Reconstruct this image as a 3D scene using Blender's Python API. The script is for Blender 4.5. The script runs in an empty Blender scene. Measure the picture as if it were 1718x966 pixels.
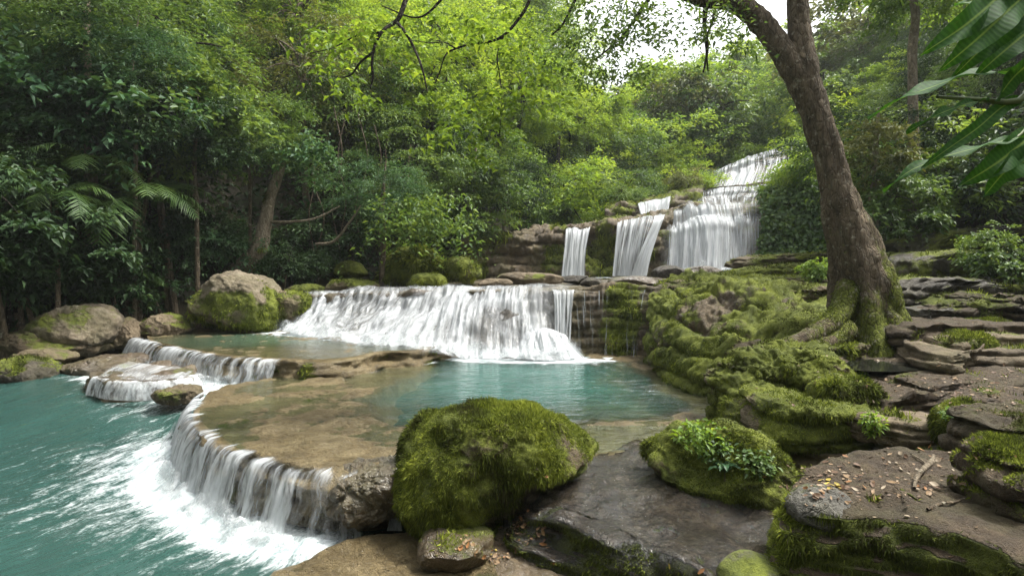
import bpy, math, random
import numpy as np
from mathutils import Vector
from mathutils.bvhtree import BVHTree

# ------------------------------------------------------------------ camera model
F, CX, YH, ZC = 1000.0, 859.0, 440.0, 2.6
def P(px, py, Y):
    return np.array([(px - CX) / F * Y, Y, ZC - (py - YH) / F * Y])
def Pz(px, py, z):
    return P(px, py, (ZC - z) * F / (py - YH))
def proj(p):
    return CX + F * p[0] / p[1], YH - F * (p[2] - ZC) / p[1]

scene = bpy.context.scene
COL = scene.collection
R = math.radians

# ------------------------------------------------------------------ numpy noise
def _h(ix, iy, iz, seed):
    h = (ix.astype(np.uint32) * np.uint32(374761393) + iy.astype(np.uint32) * np.uint32(668265263)
         + iz.astype(np.uint32) * np.uint32(2147483647) + np.uint32(seed) * np.uint32(1274126177))
    h = (h ^ (h >> np.uint32(13))) * np.uint32(1274126177)
    h = (h ^ (h >> np.uint32(16))) * np.uint32(2246822519)
    h = h ^ (h >> np.uint32(15))
    return (h & np.uint32(0xFFFFFF)).astype(np.float64) / float(0xFFFFFF)
def vnoise(p, seed=0):
    p = np.asarray(p, float)
    i = np.floor(p).astype(np.int64)
    f = p - i
    u = f * f * f * (f * (f * 6 - 15) + 10)
    out = np.zeros(len(p))
    for a in (0, 1):
        for b in (0, 1):
            for c in (0, 1):
                w = (u[:, 0] if a else 1 - u[:, 0]) * (u[:, 1] if b else 1 - u[:, 1]) * (u[:, 2] if c else 1 - u[:, 2])
                out += w * _h(i[:, 0] + a, i[:, 1] + b, i[:, 2] + c, seed)
    return out * 2 - 1
def fbm(p, seed=0, oct=4, gain=.5, lac=2.03):
    p = np.asarray(p, float)
    a, s, o = 1.0, 0.0, 0.0
    for k in range(oct):
        o = o + a * vnoise(p * lac ** k + 17.3 * k, seed + k)
        s += a
        a *= gain
    return o / s * 1.5
def sstep(a, b, x):
    t = np.clip((x - a) / (b - a), 0, 1)
    return t * t * (3 - 2 * t)

# ------------------------------------------------------------------ mesh helpers
def mesh_np(name, V, Fc, mat, smooth=True, attrs=None, uv=None):
    V = np.ascontiguousarray(V, np.float32)
    me = bpy.data.meshes.new(name)
    faces = Fc if isinstance(Fc, list) else [Fc]
    faces = [np.asarray(f, np.int32) for f in faces if len(f)]
    loops = np.concatenate([f.ravel() for f in faces])
    sizes = np.concatenate([np.full(len(f), f.shape[1], np.int32) for f in faces])
    starts = np.concatenate([[0], np.cumsum(sizes)[:-1]]).astype(np.int32)
    me.vertices.add(len(V)); me.loops.add(len(loops)); me.polygons.add(len(sizes))
    me.vertices.foreach_set('co', V.ravel())
    me.loops.foreach_set('vertex_index', loops)
    me.polygons.foreach_set('loop_start', starts)
    me.polygons.foreach_set('use_smooth', np.full(len(sizes), smooth, bool))
    if attrs:
        for k, a in attrs.items():
            at = me.attributes.new(k, 'FLOAT', 'POINT')
            at.data.foreach_set('value', np.ascontiguousarray(a, np.float32))
    if uv is not None:
        l = me.uv_layers.new(name='UVMap')
        l.data.foreach_set('uv', np.ascontiguousarray(np.asarray(uv, np.float32)[loops]).ravel())
    me.update(calc_edges=True)
    if mat is not None:
        me.materials.append(mat)
    return me

def tag(o, label=None, cat=None, group=None, kind=None):
    if label: o['label'] = label
    if cat: o['category'] = cat
    if group: o['group'] = group
    if kind: o['kind'] = kind
    return o
def link(name, me, parent=None, loc=(0, 0, 0)):
    o = bpy.data.objects.new(name, me)
    COL.objects.link(o)
    o.location = loc
    if parent is not None: o.parent = parent
    return o
def empty(name, loc):
    o = bpy.data.objects.new(name, None)
    COL.objects.link(o)
    o.location = loc
    o.empty_display_size = .1
    return o

def tris_of(Fc):
    fs = Fc if isinstance(Fc, list) else [Fc]
    out = []
    for f in fs:
        f = np.asarray(f)
        if f.shape[1] == 3: out.append(f)
        else:
            out.append(f[:, [0, 1, 2]]); out.append(f[:, [0, 2, 3]])
    return np.concatenate(out)
def vnormals(V, Fc):
    T = tris_of(Fc)
    n = np.cross(V[T[:, 1]] - V[T[:, 0]], V[T[:, 2]] - V[T[:, 0]])
    N = np.zeros_like(V)
    for k in range(3):
        for c in range(3):
            N[:, c] += np.bincount(T[:, k], n[:, c], len(V))
    return N / (np.linalg.norm(N, axis=1, keepdims=True) + 1e-12)
def grid_faces(m, n, wrap=False):
    i, j = np.meshgrid(np.arange(m - 1), np.arange(n if wrap else n - 1), indexing='ij')
    a = i * n + j; b = i * n + (j + 1) % n; c = (i + 1) * n + (j + 1) % n; d = (i + 1) * n + j
    return np.stack([a, b, c, d], -1).reshape(-1, 4)

def catmull(pts, n, closed=False):
    p = np.asarray(pts, float)
    k = len(p)
    if closed:
        q = np.concatenate([p[-1:], p, p[:2]]); segs = k
    else:
        q = np.concatenate([2 * p[:1] - p[1:2], p, 2 * p[-1:] - p[-2:-1]]); segs = k - 1
    # dense sample, then even spacing
    D = []
    for s in range(segs):
        t = np.linspace(0, 1, 24, endpoint=False)[:, None]
        p0, p1, p2, p3 = q[s], q[s + 1], q[s + 2], q[s + 3]
        D.append(.5 * (2 * p1 + (p2 - p0) * t + (2 * p0 - 5 * p1 + 4 * p2 - p3) * t ** 2 + (3 * p1 - p0 - 3 * p2 + p3) * t ** 3))
    D.append((p[:1] if closed else p[-1:]))
    D = np.concatenate(D)
    L = np.concatenate([[0], np.cumsum(np.linalg.norm(np.diff(D[:, :3], axis=0), axis=1))])
    x = np.linspace(0, L[-1], n, endpoint=not closed)
    return np.stack([np.interp(x, L, D[:, c]) for c in range(D.shape[1])], -1)

# ------------------------------------------------------------------ node helpers
class NT:
    def __init__(s, m):
        s.t = m.node_tree; s.n = s.t.nodes; s.l = s.t.links
        s.n.clear()
    def node(s, typ, ins=None, **kw):
        n = s.n.new(typ)
        for k, v in kw.items(): setattr(n, k, v)
        for k, v in (ins or {}).items():
            sock = n.inputs[k]
            if isinstance(v, bpy.types.NodeSocket): s.l.new(v, sock)
            else: sock.default_value = v
        return n
    def noise(s, vec, scale, detail=4, rough=.55, dist=0.):
        return s.node('ShaderNodeTexNoise', {'Vector': vec, 'Scale': scale, 'Detail': detail, 'Roughness': rough, 'Distortion': dist}).outputs['Fac']
    def math(s, op, a, b=None, c=None, clamp=False):
        n = s.node('ShaderNodeMath', operation=op, use_clamp=clamp)
        for k, v in enumerate((a, b, c)):
            if v is None: continue
            if isinstance(v, bpy.types.NodeSocket): s.l.new(v, n.inputs[k])
            else: n.inputs[k].default_value = v
        return n.outputs[0]
    def ss(s, v, a, b, lo=0., hi=1.):
        n = s.node('ShaderNodeMapRange', {'Value': v, 'From Min': a, 'From Max': b, 'To Min': lo, 'To Max': hi}, interpolation_type='SMOOTHSTEP')
        return n.outputs[0]
    def ramp(s, v, stops):
        n = s.node('ShaderNodeValToRGB', {'Fac': v})
        e = n.color_ramp.elements
        while len(e) < len(stops): e.new(.5)
        for k, (pos, c) in enumerate(stops):
            e[k].position = pos; e[k].color = (*c, 1)
        return n.outputs[0]
    def mix(s, f, a, b, blend='MIX'):
        n = s.node('ShaderNodeMix', data_type='RGBA', blend_type=blend)
        for k, v in ((0, f), (6, a), (7, b)):
            if isinstance(v, bpy.types.NodeSocket): s.l.new(v, n.inputs[k])
            elif k == 0: n.inputs[0].default_value = v
            else: n.inputs[k].default_value = (*v, 1)
        return n.outputs[2]
    def attr(s, name):
        return s.node('ShaderNodeAttribute', attribute_name=name).outputs['Fac']
    def mixsh(s, f, a, b):
        n = s.node('ShaderNodeMixShader')
        for k, v in ((0, f), (1, a), (2, b)):
            if isinstance(v, bpy.types.NodeSocket): s.l.new(v, n.inputs[k])
            else: n.inputs[k].default_value = v
        return n.outputs[0]
    def out(s, sh):
        s.node('ShaderNodeOutputMaterial', {'Surface': sh})
def newmat(name):
    m = bpy.data.materials.new(name); m.use_nodes = True
    return m, NT(m)

MOSS = [(0.2, (.022, .026, .007)), (0.44, (.070, .085, .013)), (0.64, (.15, .172, .022)), (0.84, (.28, .30, .045))]
def rock_mat(name, dark, mid, light, rough=.75, coat=0., scale=1., mosscols=MOSS, bump=.6, spec=.4, algae=.5):
    m, t = newmat(name)
    pos = t.node('ShaderNodeNewGeometry').outputs['Position']
    n1 = t.noise(pos, 2.2 * scale, 8, .7, .4)
    n2 = t.noise(pos, 14 * scale, 5, .7)
    n3 = t.noise(pos, 70 * scale, 3, .7)
    c = t.ramp(n1, [(.34, dark), (.5, mid), (.64, light)])
    c = t.mix(t.ss(n2, .3, .72, 0, .75), c, t.mix(.5, dark, light))
    c = t.mix(t.ss(t.noise(pos, 1.1 * scale, 4, .6), .44, .66, 0, algae), c, (.062, .060, .018))
    c = t.mix(t.ss(t.noise(pos, .9 * scale, 6, .7, .6), .52, .68, 0, .6), c, t.mix(.35, dark, mid))
    c = t.mix(t.ss(n2, .36, .22), c, tuple(x * .25 for x in dark))
    c = t.mix(t.ss(n3, .60, .75, 0, .5), c, tuple(min(1, x * 1.5) for x in light))
    c = t.mix(t.ss(n3, .42, .25, 0, .7), c, tuple(x * .4 for x in dark))
    ma = t.math('ADD', t.attr('moss'), t.math('MULTIPLY', t.math('SUBTRACT', t.noise(pos, 9, 6, .75), .5), .9))
    mf = t.ss(ma, .38, .62)
    mc = t.ramp(t.math('ADD', t.math('MULTIPLY', t.noise(pos, 3.1, 4, .6), .6), t.math('MULTIPLY', t.noise(pos, 40, 3, .8), .42)), mosscols)
    col = t.mix(mf, c, mc)
    vo = t.node('ShaderNodeTexVoronoi', {'Vector': t.node('ShaderNodeVectorMath', {0: pos, 1: t.node('ShaderNodeTexNoise', {'Vector': pos, 'Scale': 5.}).outputs['Color']}, operation='ADD').outputs[0], 'Scale': 5.5 * scale}, feature='DISTANCE_TO_EDGE').outputs['Distance']
    c = t.mix(t.ss(vo, .035, .0, 0, .55), c, tuple(x * .3 for x in dark))
    h = t.math('ADD', t.math('MULTIPLY', n2, .9), t.math('MULTIPLY', n3, .30))
    h = t.math('ADD', h, t.math('MULTIPLY', t.ss(vo, 0., .06), .35))
    h = t.math('ADD', h, t.math('MULTIPLY', n1, 1.2))
    hm = t.math('ADD', t.math('MULTIPLY', t.noise(pos, 24, 4, .7), .5), t.math('MULTIPLY', t.noise(pos, 110, 3, .7), .45))
    hh = t.node('ShaderNodeMix', {0: mf, 2: h, 3: hm}, data_type='FLOAT').outputs[0]
    b = t.node('ShaderNodeBump', {'Height': hh, 'Strength': bump, 'Distance': .09})
    rf = t.node('ShaderNodeMix', {0: mf, 2: t.math('ADD', rough - .18, t.math('MULTIPLY', n1, .36)), 3: .95}, data_type='FLOAT').outputs[0]
    bs = t.node('ShaderNodeBsdfPrincipled', {'Base Color': col, 'Roughness': rf, 'Normal': b.outputs[0]})
    bs.inputs['Specular IOR Level'].default_value = spec
    if coat:        # a film of water
        cb = t.node('ShaderNodeBump', {'Height': t.math('ADD', t.noise(pos, 18, 3, .6), t.math('MULTIPLY', n2, .8)), 'Strength': .6, 'Distance': .05})
        t.l.new(t.math('MULTIPLY', t.math('SUBTRACT', 1., mf), t.ss(t.noise(pos, 1.7, 3), .38, .55, coat * .35, coat)), bs.inputs['Coat Weight'])
        bs.inputs['Coat Roughness'].default_value = .06; bs.inputs['Coat IOR'].default_value = 1.4
        t.l.new(cb.outputs[0], bs.inputs['Coat Normal'])
    t.out(bs.outputs[0])
    return m
def leaf_mat(name, c0, c1, c2, trans=.35, rough=.5, spec=.35):
    m, t = newmat(name)
    pos = t.node('ShaderNodeNewGeometry').outputs['Position']
    rnd = t.node('ShaderNodeObjectInfo').outputs['Random']
    v = t.math('ADD', t.math('MULTIPLY', t.attr('tint'), .62), t.math('MULTIPLY', t.noise(pos, .5, 2), .25))
    v = t.math('ADD', v, t.math('MULTIPLY', rnd, .2))
    c = t.ramp(v, [(.2, c0), (.52, c1), (.9, c2)])
    bs = t.node('ShaderNodeBsdfPrincipled', {'Base Color': c, 'Roughness': rough})
    bs.inputs['Specular IOR Level'].default_value = spec
    tc = t.mix(1., c, (1.4, 1.22, .62), 'MULTIPLY')
    tr = t.node('ShaderNodeBsdfTranslucent', {'Color': tc})
    t.out(t.mixsh(trans, bs.outputs[0], tr.outputs[0]))
    return m
def bark_mat(name, dark, light, mosscols=MOSS):
    m, t = newmat(name)
    tc = t.node('ShaderNodeTexCoord').outputs['Object']
    mp = t.node('ShaderNodeMapping', {'Vector': tc, 'Scale': (1, 1, .3)}).outputs[0]
    n1 = t.noise(mp, 9, 6, .7); n2 = t.noise(tc, 5, 5, .6); n3 = t.noise(mp, 45, 4, .7)
    c = t.ramp(n1, [(.3, dark), (.7, light)])
    c = t.mix(t.ss(n2, .58, .74, 0, .6), c, tuple(min(1, x * 1.9) for x in light))
    c = t.mix(t.ss(n3, .45, .3, 0, .8), c, tuple(x * .4 for x in dark))
    ma = t.math('ADD', t.attr('moss'), t.math('MULTIPLY', t.math('SUBTRACT', t.noise(tc, 8, 6, .75), .5), 1.1))
    mf = t.ss(ma, .4, .62)
    c = t.mix(mf, c, t.ramp(t.noise(tc, 30, 4, .7), mosscols))
    vo = t.node('ShaderNodeTexVoronoi', {'Vector': t.node('ShaderNodeMapping', {'Vector': tc, 'Scale': (14, 14, 5)}).outputs[0], 'Scale': 1.}, feature='DISTANCE_TO_EDGE').outputs['Distance']
    c = t.mix(t.ss(vo, .10, 0, 0, .35), c, tuple(x * .6 for x in dark))
    c = t.mix(t.ss(t.noise(tc, 11, 4, .7), .56, .68, 0, .7), c, (.30, .28, .215))
    b = t.node('ShaderNodeBump', {'Height': t.math('ADD', t.math('ADD', n1, t.math('MULTIPLY', n3, .6)), t.math('MULTIPLY', t.ss(vo, 0, .15), .3)), 'Strength': .9, 'Distance': .06})
    bs = t.node('ShaderNodeBsdfPrincipled', {'Base Color': c, 'Roughness': .9, 'Normal': b.outputs[0]})
    bs.inputs['Specular IOR Level'].default_value = .2
    t.out(bs.outputs[0])
    return m
def plain_mat(name, c0, c1, rough=.8, scale=20, trans=0.):
    m, t = newmat(name)
    tc = t.node('ShaderNodeTexCoord').outputs['Object']
    c = t.ramp(t.noise(tc, scale, 4, .6), [(.3, c0), (.7, c1)])
    bs = t.node('ShaderNodeBsdfPrincipled', {'Base Color': c, 'Roughness': rough})
    sh = bs.outputs[0]
    if trans: sh = t.mixsh(trans, sh, t.node('ShaderNodeBsdfTranslucent', {'Color': c}).outputs[0])
    t.out(sh)
    return m
def water_mat(name, deep, tint, flow=(0., -1.), rip=(6., 2.2), ripstr=.25, foamscale=(5., .8), deepmul=1.):
    m, t = newmat(name)
    pos = t.node('ShaderNodeNewGeometry').outputs['Position']
    ang = math.atan2(flow[1], flow[0])
    # coordinates: x along the flow, y across it
    rot = t.node('ShaderNodeMapping', {'Vector': pos, 'Rotation': (0, 0, -ang)}, vector_type='POINT').outputs[0]
    warp = t.node('ShaderNodeTexNoise', {'Vector': pos, 'Scale': 1.1, 'Detail': 2.}).outputs['Color']
    wv = t.node('ShaderNodeVectorMath', {0: warp, 1: (-.5, -.5, -.5)}, operation='ADD').outputs[0]
    wv = t.node('ShaderNodeVectorMath', {0: wv, 1: (.35, .35, 0)}, operation='MULTIPLY').outputs[0]
    rot = t.node('ShaderNodeVectorMath', {0: rot, 1: wv}, operation='ADD').outputs[0]
    fm = t.node('ShaderNodeMapping', {'Vector': rot, 'Scale': (foamscale[1], foamscale[0], 1)}).outputs[0]
    streak = t.noise(fm, 1.6, 6, .68)
    streak2 = t.noise(fm, 6.0, 4, .7)
    fsum = t.math('ADD', t.math('MULTIPLY', streak, .75), t.math('MULTIPLY', streak2, .35))
    foam = t.math('ADD', t.math('MULTIPLY', t.attr('foam'), 1.25), t.math('MULTIPLY', t.math('SUBTRACT', fsum, .83), 2.1))
    fine = t.noise(pos, 26, 4, .75)
    foam = t.math('ADD', foam, t.math('MULTIPLY', t.math('SUBTRACT', fine, .5), .85))
    ff = t.ss(foam, -.05, .72, 0, .95)
    depth = t.attr('depth')
    rm = t.node('ShaderNodeMapping', {'Vector': rot, 'Scale': (rip[1], rip[0], 1)}).outputs[0]
    r1 = t.noise(rm, 1.0, 4, .6, .6); r2 = t.noise(pos, 13, 3, .6)
    bump = t.node('ShaderNodeBump', {'Height': t.math('ADD', r1, t.math('MULTIPLY', r2, .25)), 'Strength': ripstr, 'Distance': .10})
    dc = t.mix(t.ss(t.noise(pos, .8, 3), .3, .7, 0, .5), deep, tuple(x * .6 for x in deep))
    dif = t.node('ShaderNodeBsdfDiffuse', {'Color': dc})
    trn = t.node('ShaderNodeBsdfTransparent', {'Color': (*tint, 1)})
    body = t.mixsh(t.math('MULTIPLY', depth, deepmul), trn.outputs[0], dif.outputs[0])
    fr = t.node('ShaderNodeFresnel', {'IOR': 1.33, 'Normal': bump.outputs[0]}).outputs[0]
    gl = t.node('ShaderNodeBsdfGlossy', {'Color': (.95, .95, .95, 1), 'Roughness': .07, 'Normal': bump.outputs[0]})
    surf = t.mixsh(fr, body, gl.outputs[0])
    fb = t.node('ShaderNodeBump', {'Height': t.math('ADD', fsum, t.math('MULTIPLY', fine, .6)), 'Strength': .6, 'Distance': .08}).outputs[0]
    fo = t.node('ShaderNodeBsdfDiffuse', {'Color': t.mix(t.ss(fsum, .40, .68), (.42, .50, .51), (.70, .73, .74)), 'Normal': fb, 'Roughness': .5})
    t.out(t.mixsh(ff, surf, fo.outputs[0]))
    return m
def fall_mat(name, us=60., vs=1.6, lo=.26, hi=.68, amin=0., amax=.95, col=(.68, .71, .73), gain=1.4):
    """white water: streaks along the fall, thinner and thicker strands"""
    m, t = newmat(name)
    uv = t.node('ShaderNodeTexCoord').outputs['UV']
    sep = t.node('ShaderNodeSeparateXYZ', {'Vector': uv})
    w = t.noise(t.node('ShaderNodeMapping', {'Vector': uv, 'Scale': (9, 2.5, 1)}).outputs[0], 1., 3)
    u = t.math('ADD', sep.outputs[0], t.math('MULTIPLY', t.math('SUBTRACT', w, .5), .022))
    cv = t.node('ShaderNodeCombineXYZ', {'X': u, 'Y': sep.outputs[1], 'Z': 0.}).outputs[0]
    a1 = t.noise(t.node('ShaderNodeMapping', {'Vector': cv, 'Scale': (us, vs, 1)}).outputs[0], 1., 5, .62)
    a2 = t.noise(t.node('ShaderNodeMapping', {'Vector': cv, 'Scale': (us * .25, vs * .7, 1)}).outputs[0], 1., 3, .5)
    a3 = t.noise(t.node('ShaderNodeMapping', {'Vector': cv, 'Scale': (us * 3, vs * 4, 1)}).outputs[0], 1., 3, .6)
    s = t.math('ADD', t.math('MULTIPLY', a1, .6), t.math('ADD', t.math('MULTIPLY', a2, .3), t.math('MULTIPLY', a3, .12)))
    s = t.math('ADD', t.math('MULTIPLY', t.math('SUBTRACT', s, .51), gain), .51)
    d = t.attr('dens')
    al = t.ss(t.math('ADD', s, t.math('SUBTRACT', d, .585)), lo, hi, amin, amax)
    al = t.math('MULTIPLY', al, t.ss(d, .0, .22))
    c = t.mix(t.ss(s, .34, .66), tuple(x * .58 for x in col), col)
    b = t.node('ShaderNodeBump', {'Height': s, 'Strength': .5, 'Distance': .06})
    dif = t.node('ShaderNodeBsdfDiffuse', {'Color': c, 'Normal': b.outputs[0]})
    tl = t.node('ShaderNodeBsdfTranslucent', {'Color': c, 'Normal': b.outputs[0]})
    gl = t.node('ShaderNodeBsdfGlossy', {'Color': (1, 1, 1, 1), 'Roughness': .3, 'Normal': b.outputs[0]})
    sh = t.mixsh(.35, dif.outputs[0], tl.outputs[0])
    sh = t.mixsh(.04, sh, gl.outputs[0])
    t.out(t.mixsh(al, t.node('ShaderNodeBsdfTransparent').outputs[0], sh))
    return m

M = {}
M['tan'] = rock_mat('tan_rock', (.038, .027, .014), (.115, .085, .050), (.235, .185, .12), .8)
M['boulder'] = rock_mat('pale_boulder', (.05, .038, .022), (.155, .122, .078), (.33, .28, .21), .8, scale=1.1)
M['wet'] = rock_mat('wet_rock', (.022, .014, .006), (.070, .047, .023), (.165, .12, .068), .34, coat=.7, spec=.6)
M['slab'] = rock_mat('wet_grey_slab', (.036, .025, .012), (.150, .108, .060), (.34, .265, .17), .22, spec=.8, scale=1.9, bump=1.6, algae=.45, coat=1.)
M['shelf'] = rock_mat('travertine_shelf', (.06, .041, .015), (.205, .15, .066), (.38, .30, .16), .5, scale=1.3, bump=1., algae=.15, coat=.35)
M['dark'] = rock_mat('dark_rock', (.012, .010, .007), (.035, .028, .02), (.085, .07, .05), .6)
M['grey'] = rock_mat('grey_stone', (.03, .028, .022), (.08, .074, .06), (.16, .15, .125), .7)
M['soil'] = rock_mat('soil', (.024, .015, .007), (.080, .053, .027), (.175, .125, .072), .75, scale=2.4, bump=.9)
M['wallrock'] = rock_mat('cliff_rock', (.025, .018, .010), (.085, .060, .032), (.19, .14, .08), .6)
M['earth'] = rock_mat('forest_floor', (.008, .007, .004), (.02, .016, .009), (.045, .035, .02), .9, mosscols=[(.2, (.01, .025, .008)), (.5, (.03, .06, .015)), (.7, (.05, .09, .02)), (.9, (.08, .12, .03))])
M['river'] = water_mat('river_water', (.027, .066, .057), (.55, .8, .72), flow=(-.38, -1.), rip=(5, 2.0), ripstr=.4, foamscale=(4.2, 1.5))
M['pool'] = water_mat('pool_water', (.032, .108, .088), (.82, .90, .82), flow=(1., .1), rip=(5.5, 2.), ripstr=.3, foamscale=(3., 1.5))
M['thin'] = water_mat('thin_water', (.07, .11, .07), (.86, .88, .8), flow=(.3, -1.), rip=(8, 3), ripstr=.3, foamscale=(6., 1.5))
M['fallA'] = fall_mat('falling_water', 55, 1.3)
M['fallB'] = fall_mat('thin_falling_water', 75, 1.0, lo=.38, hi=.60)
M['fallC'] = fall_mat('far_falling_water', 52, 1.6, amin=.08, gain=1.5, col=(.60, .63, .65))
M['veil'] = fall_mat('water_veil', 170, 5., lo=.30, hi=.80, amin=0., amax=.55, gain=1.2)
M['fallE'] = fall_mat('foaming_cascade', 80, 2.0, lo=.18, hi=.76, amin=.22, gain=.9)
M['bark'] = bark_mat('brown_bark', (.040, .030, .019), (.175, .137, .092))
M['bark_dark'] = bark_mat('dark_bark', (.012, .010, .007), (.04, .033, .024))
M['bark_pale'] = bark_mat('pale_bark', (.10, .08, .055), (.30, .25, .18))
LM = {
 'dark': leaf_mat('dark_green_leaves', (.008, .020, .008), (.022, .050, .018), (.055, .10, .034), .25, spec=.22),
 'mid': leaf_mat('mid_green_leaves', (.024, .054, .017), (.066, .128, .032), (.14, .215, .05), .4),
 'fresh': leaf_mat('fresh_green_leaves', (.038, .085, .020), (.095, .185, .036), (.20, .31, .058), .47),
 'lime': leaf_mat('yellow_green_leaves', (.065, .125, .020), (.15, .255, .034), (.30, .41, .06), .5),
 'blue': leaf_mat('bluish_green_leaves', (.014, .042, .020), (.038, .092, .040), (.09, .165, .07), .32, spec=.22),
 'olive': leaf_mat('olive_green_leaves', (.03, .045, .014), (.075, .10, .03), (.15, .17, .055), .35),
}
def spray_mat():
    m, t = newmat('water_spray')
    pos = t.node('ShaderNodeNewGeometry').outputs['Position']
    s = t.math('ADD', t.math('MULTIPLY', t.noise(pos, 5, 5, .7), .6), t.math('MULTIPLY', t.noise(pos, 30, 3, .7), .4))
    al = t.math('MULTIPLY', t.ss(s, .34, .66), t.math('MULTIPLY', t.attr('dens'), .85))
    c = t.mix(t.ss(s, .4, .6), (.5, .55, .56), (.72, .74, .75))
    sh = t.mixsh(.4, t.node('ShaderNodeBsdfDiffuse', {'Color': c}).outputs[0], t.node('ShaderNodeBsdfTranslucent', {'Color': c}).outputs[0])
    t.out(t.mixsh(al, t.node('ShaderNodeBsdfTransparent').outputs[0], sh))
    return m
M['spray'] = spray_mat()
def moss_mat():
    m, t = newmat('moss_strands')
    pos = t.node('ShaderNodeNewGeometry').outputs['Position']
    v = t.math('ADD', t.math('MULTIPLY', t.attr('tint'), .6), t.math('MULTIPLY', t.noise(pos, 4, 3), .45))
    c = t.ramp(v, [(.10, (.060, .044, .018)), (.26, (.036, .040, .011)), (.44, (.078, .102, .015)), (.64, (.17, .205, .027)), (.88, (.34, .38, .055))])
    bs = t.node('ShaderNodeBsdfPrincipled', {'Base Color': c, 'Roughness': .8})
    bs.inputs['Specular IOR Level'].default_value = .15
    tr = t.node('ShaderNodeBsdfTranslucent', {'Color': c})
    t.out(t.mixsh(.35, bs.outputs[0], tr.outputs[0]))
    return m
M['moss'] = moss_mat()

# ------------------------------------------------------------------ rocks
SURF = {}     # name -> BVH, for setting leaves, sticks and plants down on
BVHS = []
def reg(V, Fc):
    BVHS.append(BVHTree.FromPolygons([Vector(v) for v in V], [list(map(int, f)) for f in tris_of(Fc)]))
def hit(px, py):
    d = Vector(P(px, py, 1.0)) - Vector((0, 0, ZC)); d.normalize()
    best = None
    for b in BVHS:
        r = b.ray_cast(Vector((0, 0, ZC)), d)
        if r[0] is not None and (best is None or r[3] < best[3]): best = r
    return best

def moss_attr(V, N, amount, up, seed):
    n = fbm(V * 1.7, seed + 50, 4)
    return np.clip(amount + up * N[:, 2] + .55 * n, 0, 1)
def moss_blades(V, Fc, moss, count, L, seed, droop=.6, w=.22, thr=.5):
    T = tris_of(Fc)
    rg = np.random.default_rng(seed)
    c = np.cross(V[T[:, 1]] - V[T[:, 0]], V[T[:, 2]] - V[T[:, 0]])
    A = np.linalg.norm(c, axis=1)
    ms = moss[T].mean(1)
    cen = V[T].mean(1)
    facing = np.einsum('ij,ij->i', c / (A[:, None] + 1e-9), np.array([0, 0, ZC]) - cen)
    qx = CX + F * cen[:, 0] / np.maximum(cen[:, 1], .3); qy = YH - F * (cen[:, 2] - ZC) / np.maximum(cen[:, 1], .3)
    seen = (qx > -120) & (qx < 1840) & (qy < 1090)
    wgt = A * sstep(thr - .15, thr + .15, ms) * (facing > -.4) * (.08 + .92 * seen)
    if wgt.sum() <= 0: return None
    k = rg.choice(len(T), count, p=wgt / wgt.sum())
    r1 = np.sqrt(rg.random(count)); r2 = rg.random(count)
    p = V[T[k, 0]] * (1 - r1)[:, None] + V[T[k, 1]] * (r1 * (1 - r2))[:, None] + V[T[k, 2]] * (r1 * r2)[:, None]
    n = c[k] / (A[k][:, None] + 1e-9)
    ln = L * (.35 + .8 * rg.random(count)) * np.clip(1 + 1.1 * fbm(p * 3.1, seed + 8, 3), .35, 2.2)
    side = np.clip(1 - n[:, 2], 0, 1.6)
    d = n * .75 + rg.normal(0, .45, (count, 3)) + np.array([0, 0, -1.]) * (droop * side)[:, None]
    d /= np.linalg.norm(d, axis=1, keepdims=True)
    s = np.cross(d, rg.normal(0, 1, (count, 3))); s /= np.linalg.norm(s, axis=1, keepdims=True)
    s *= (ln * w)[:, None]
    base = p - n * .004
    VV = np.stack([base - s * .5, base + s * .5, base + d * ln[:, None] * .55 + s * .42 - np.array([0, 0, .1]) * (ln * side)[:, None] * 0, base + d * ln[:, None] - np.array([0, 0, 1.]) * (ln * .35 * side)[:, None]], 1).reshape(-1, 3)
    i = np.arange(count)[:, None] * 4
    FF = np.concatenate([i + np.array([0, 1, 2]), i + np.array([0, 2, 3])])
    tint = np.repeat(np.clip(.46 + .22 * rg.normal(0, 1, count) + .55 * fbm(p * 2.3, seed + 3, 4), 0, 1), 4)
    return VV, FF, tint

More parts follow.
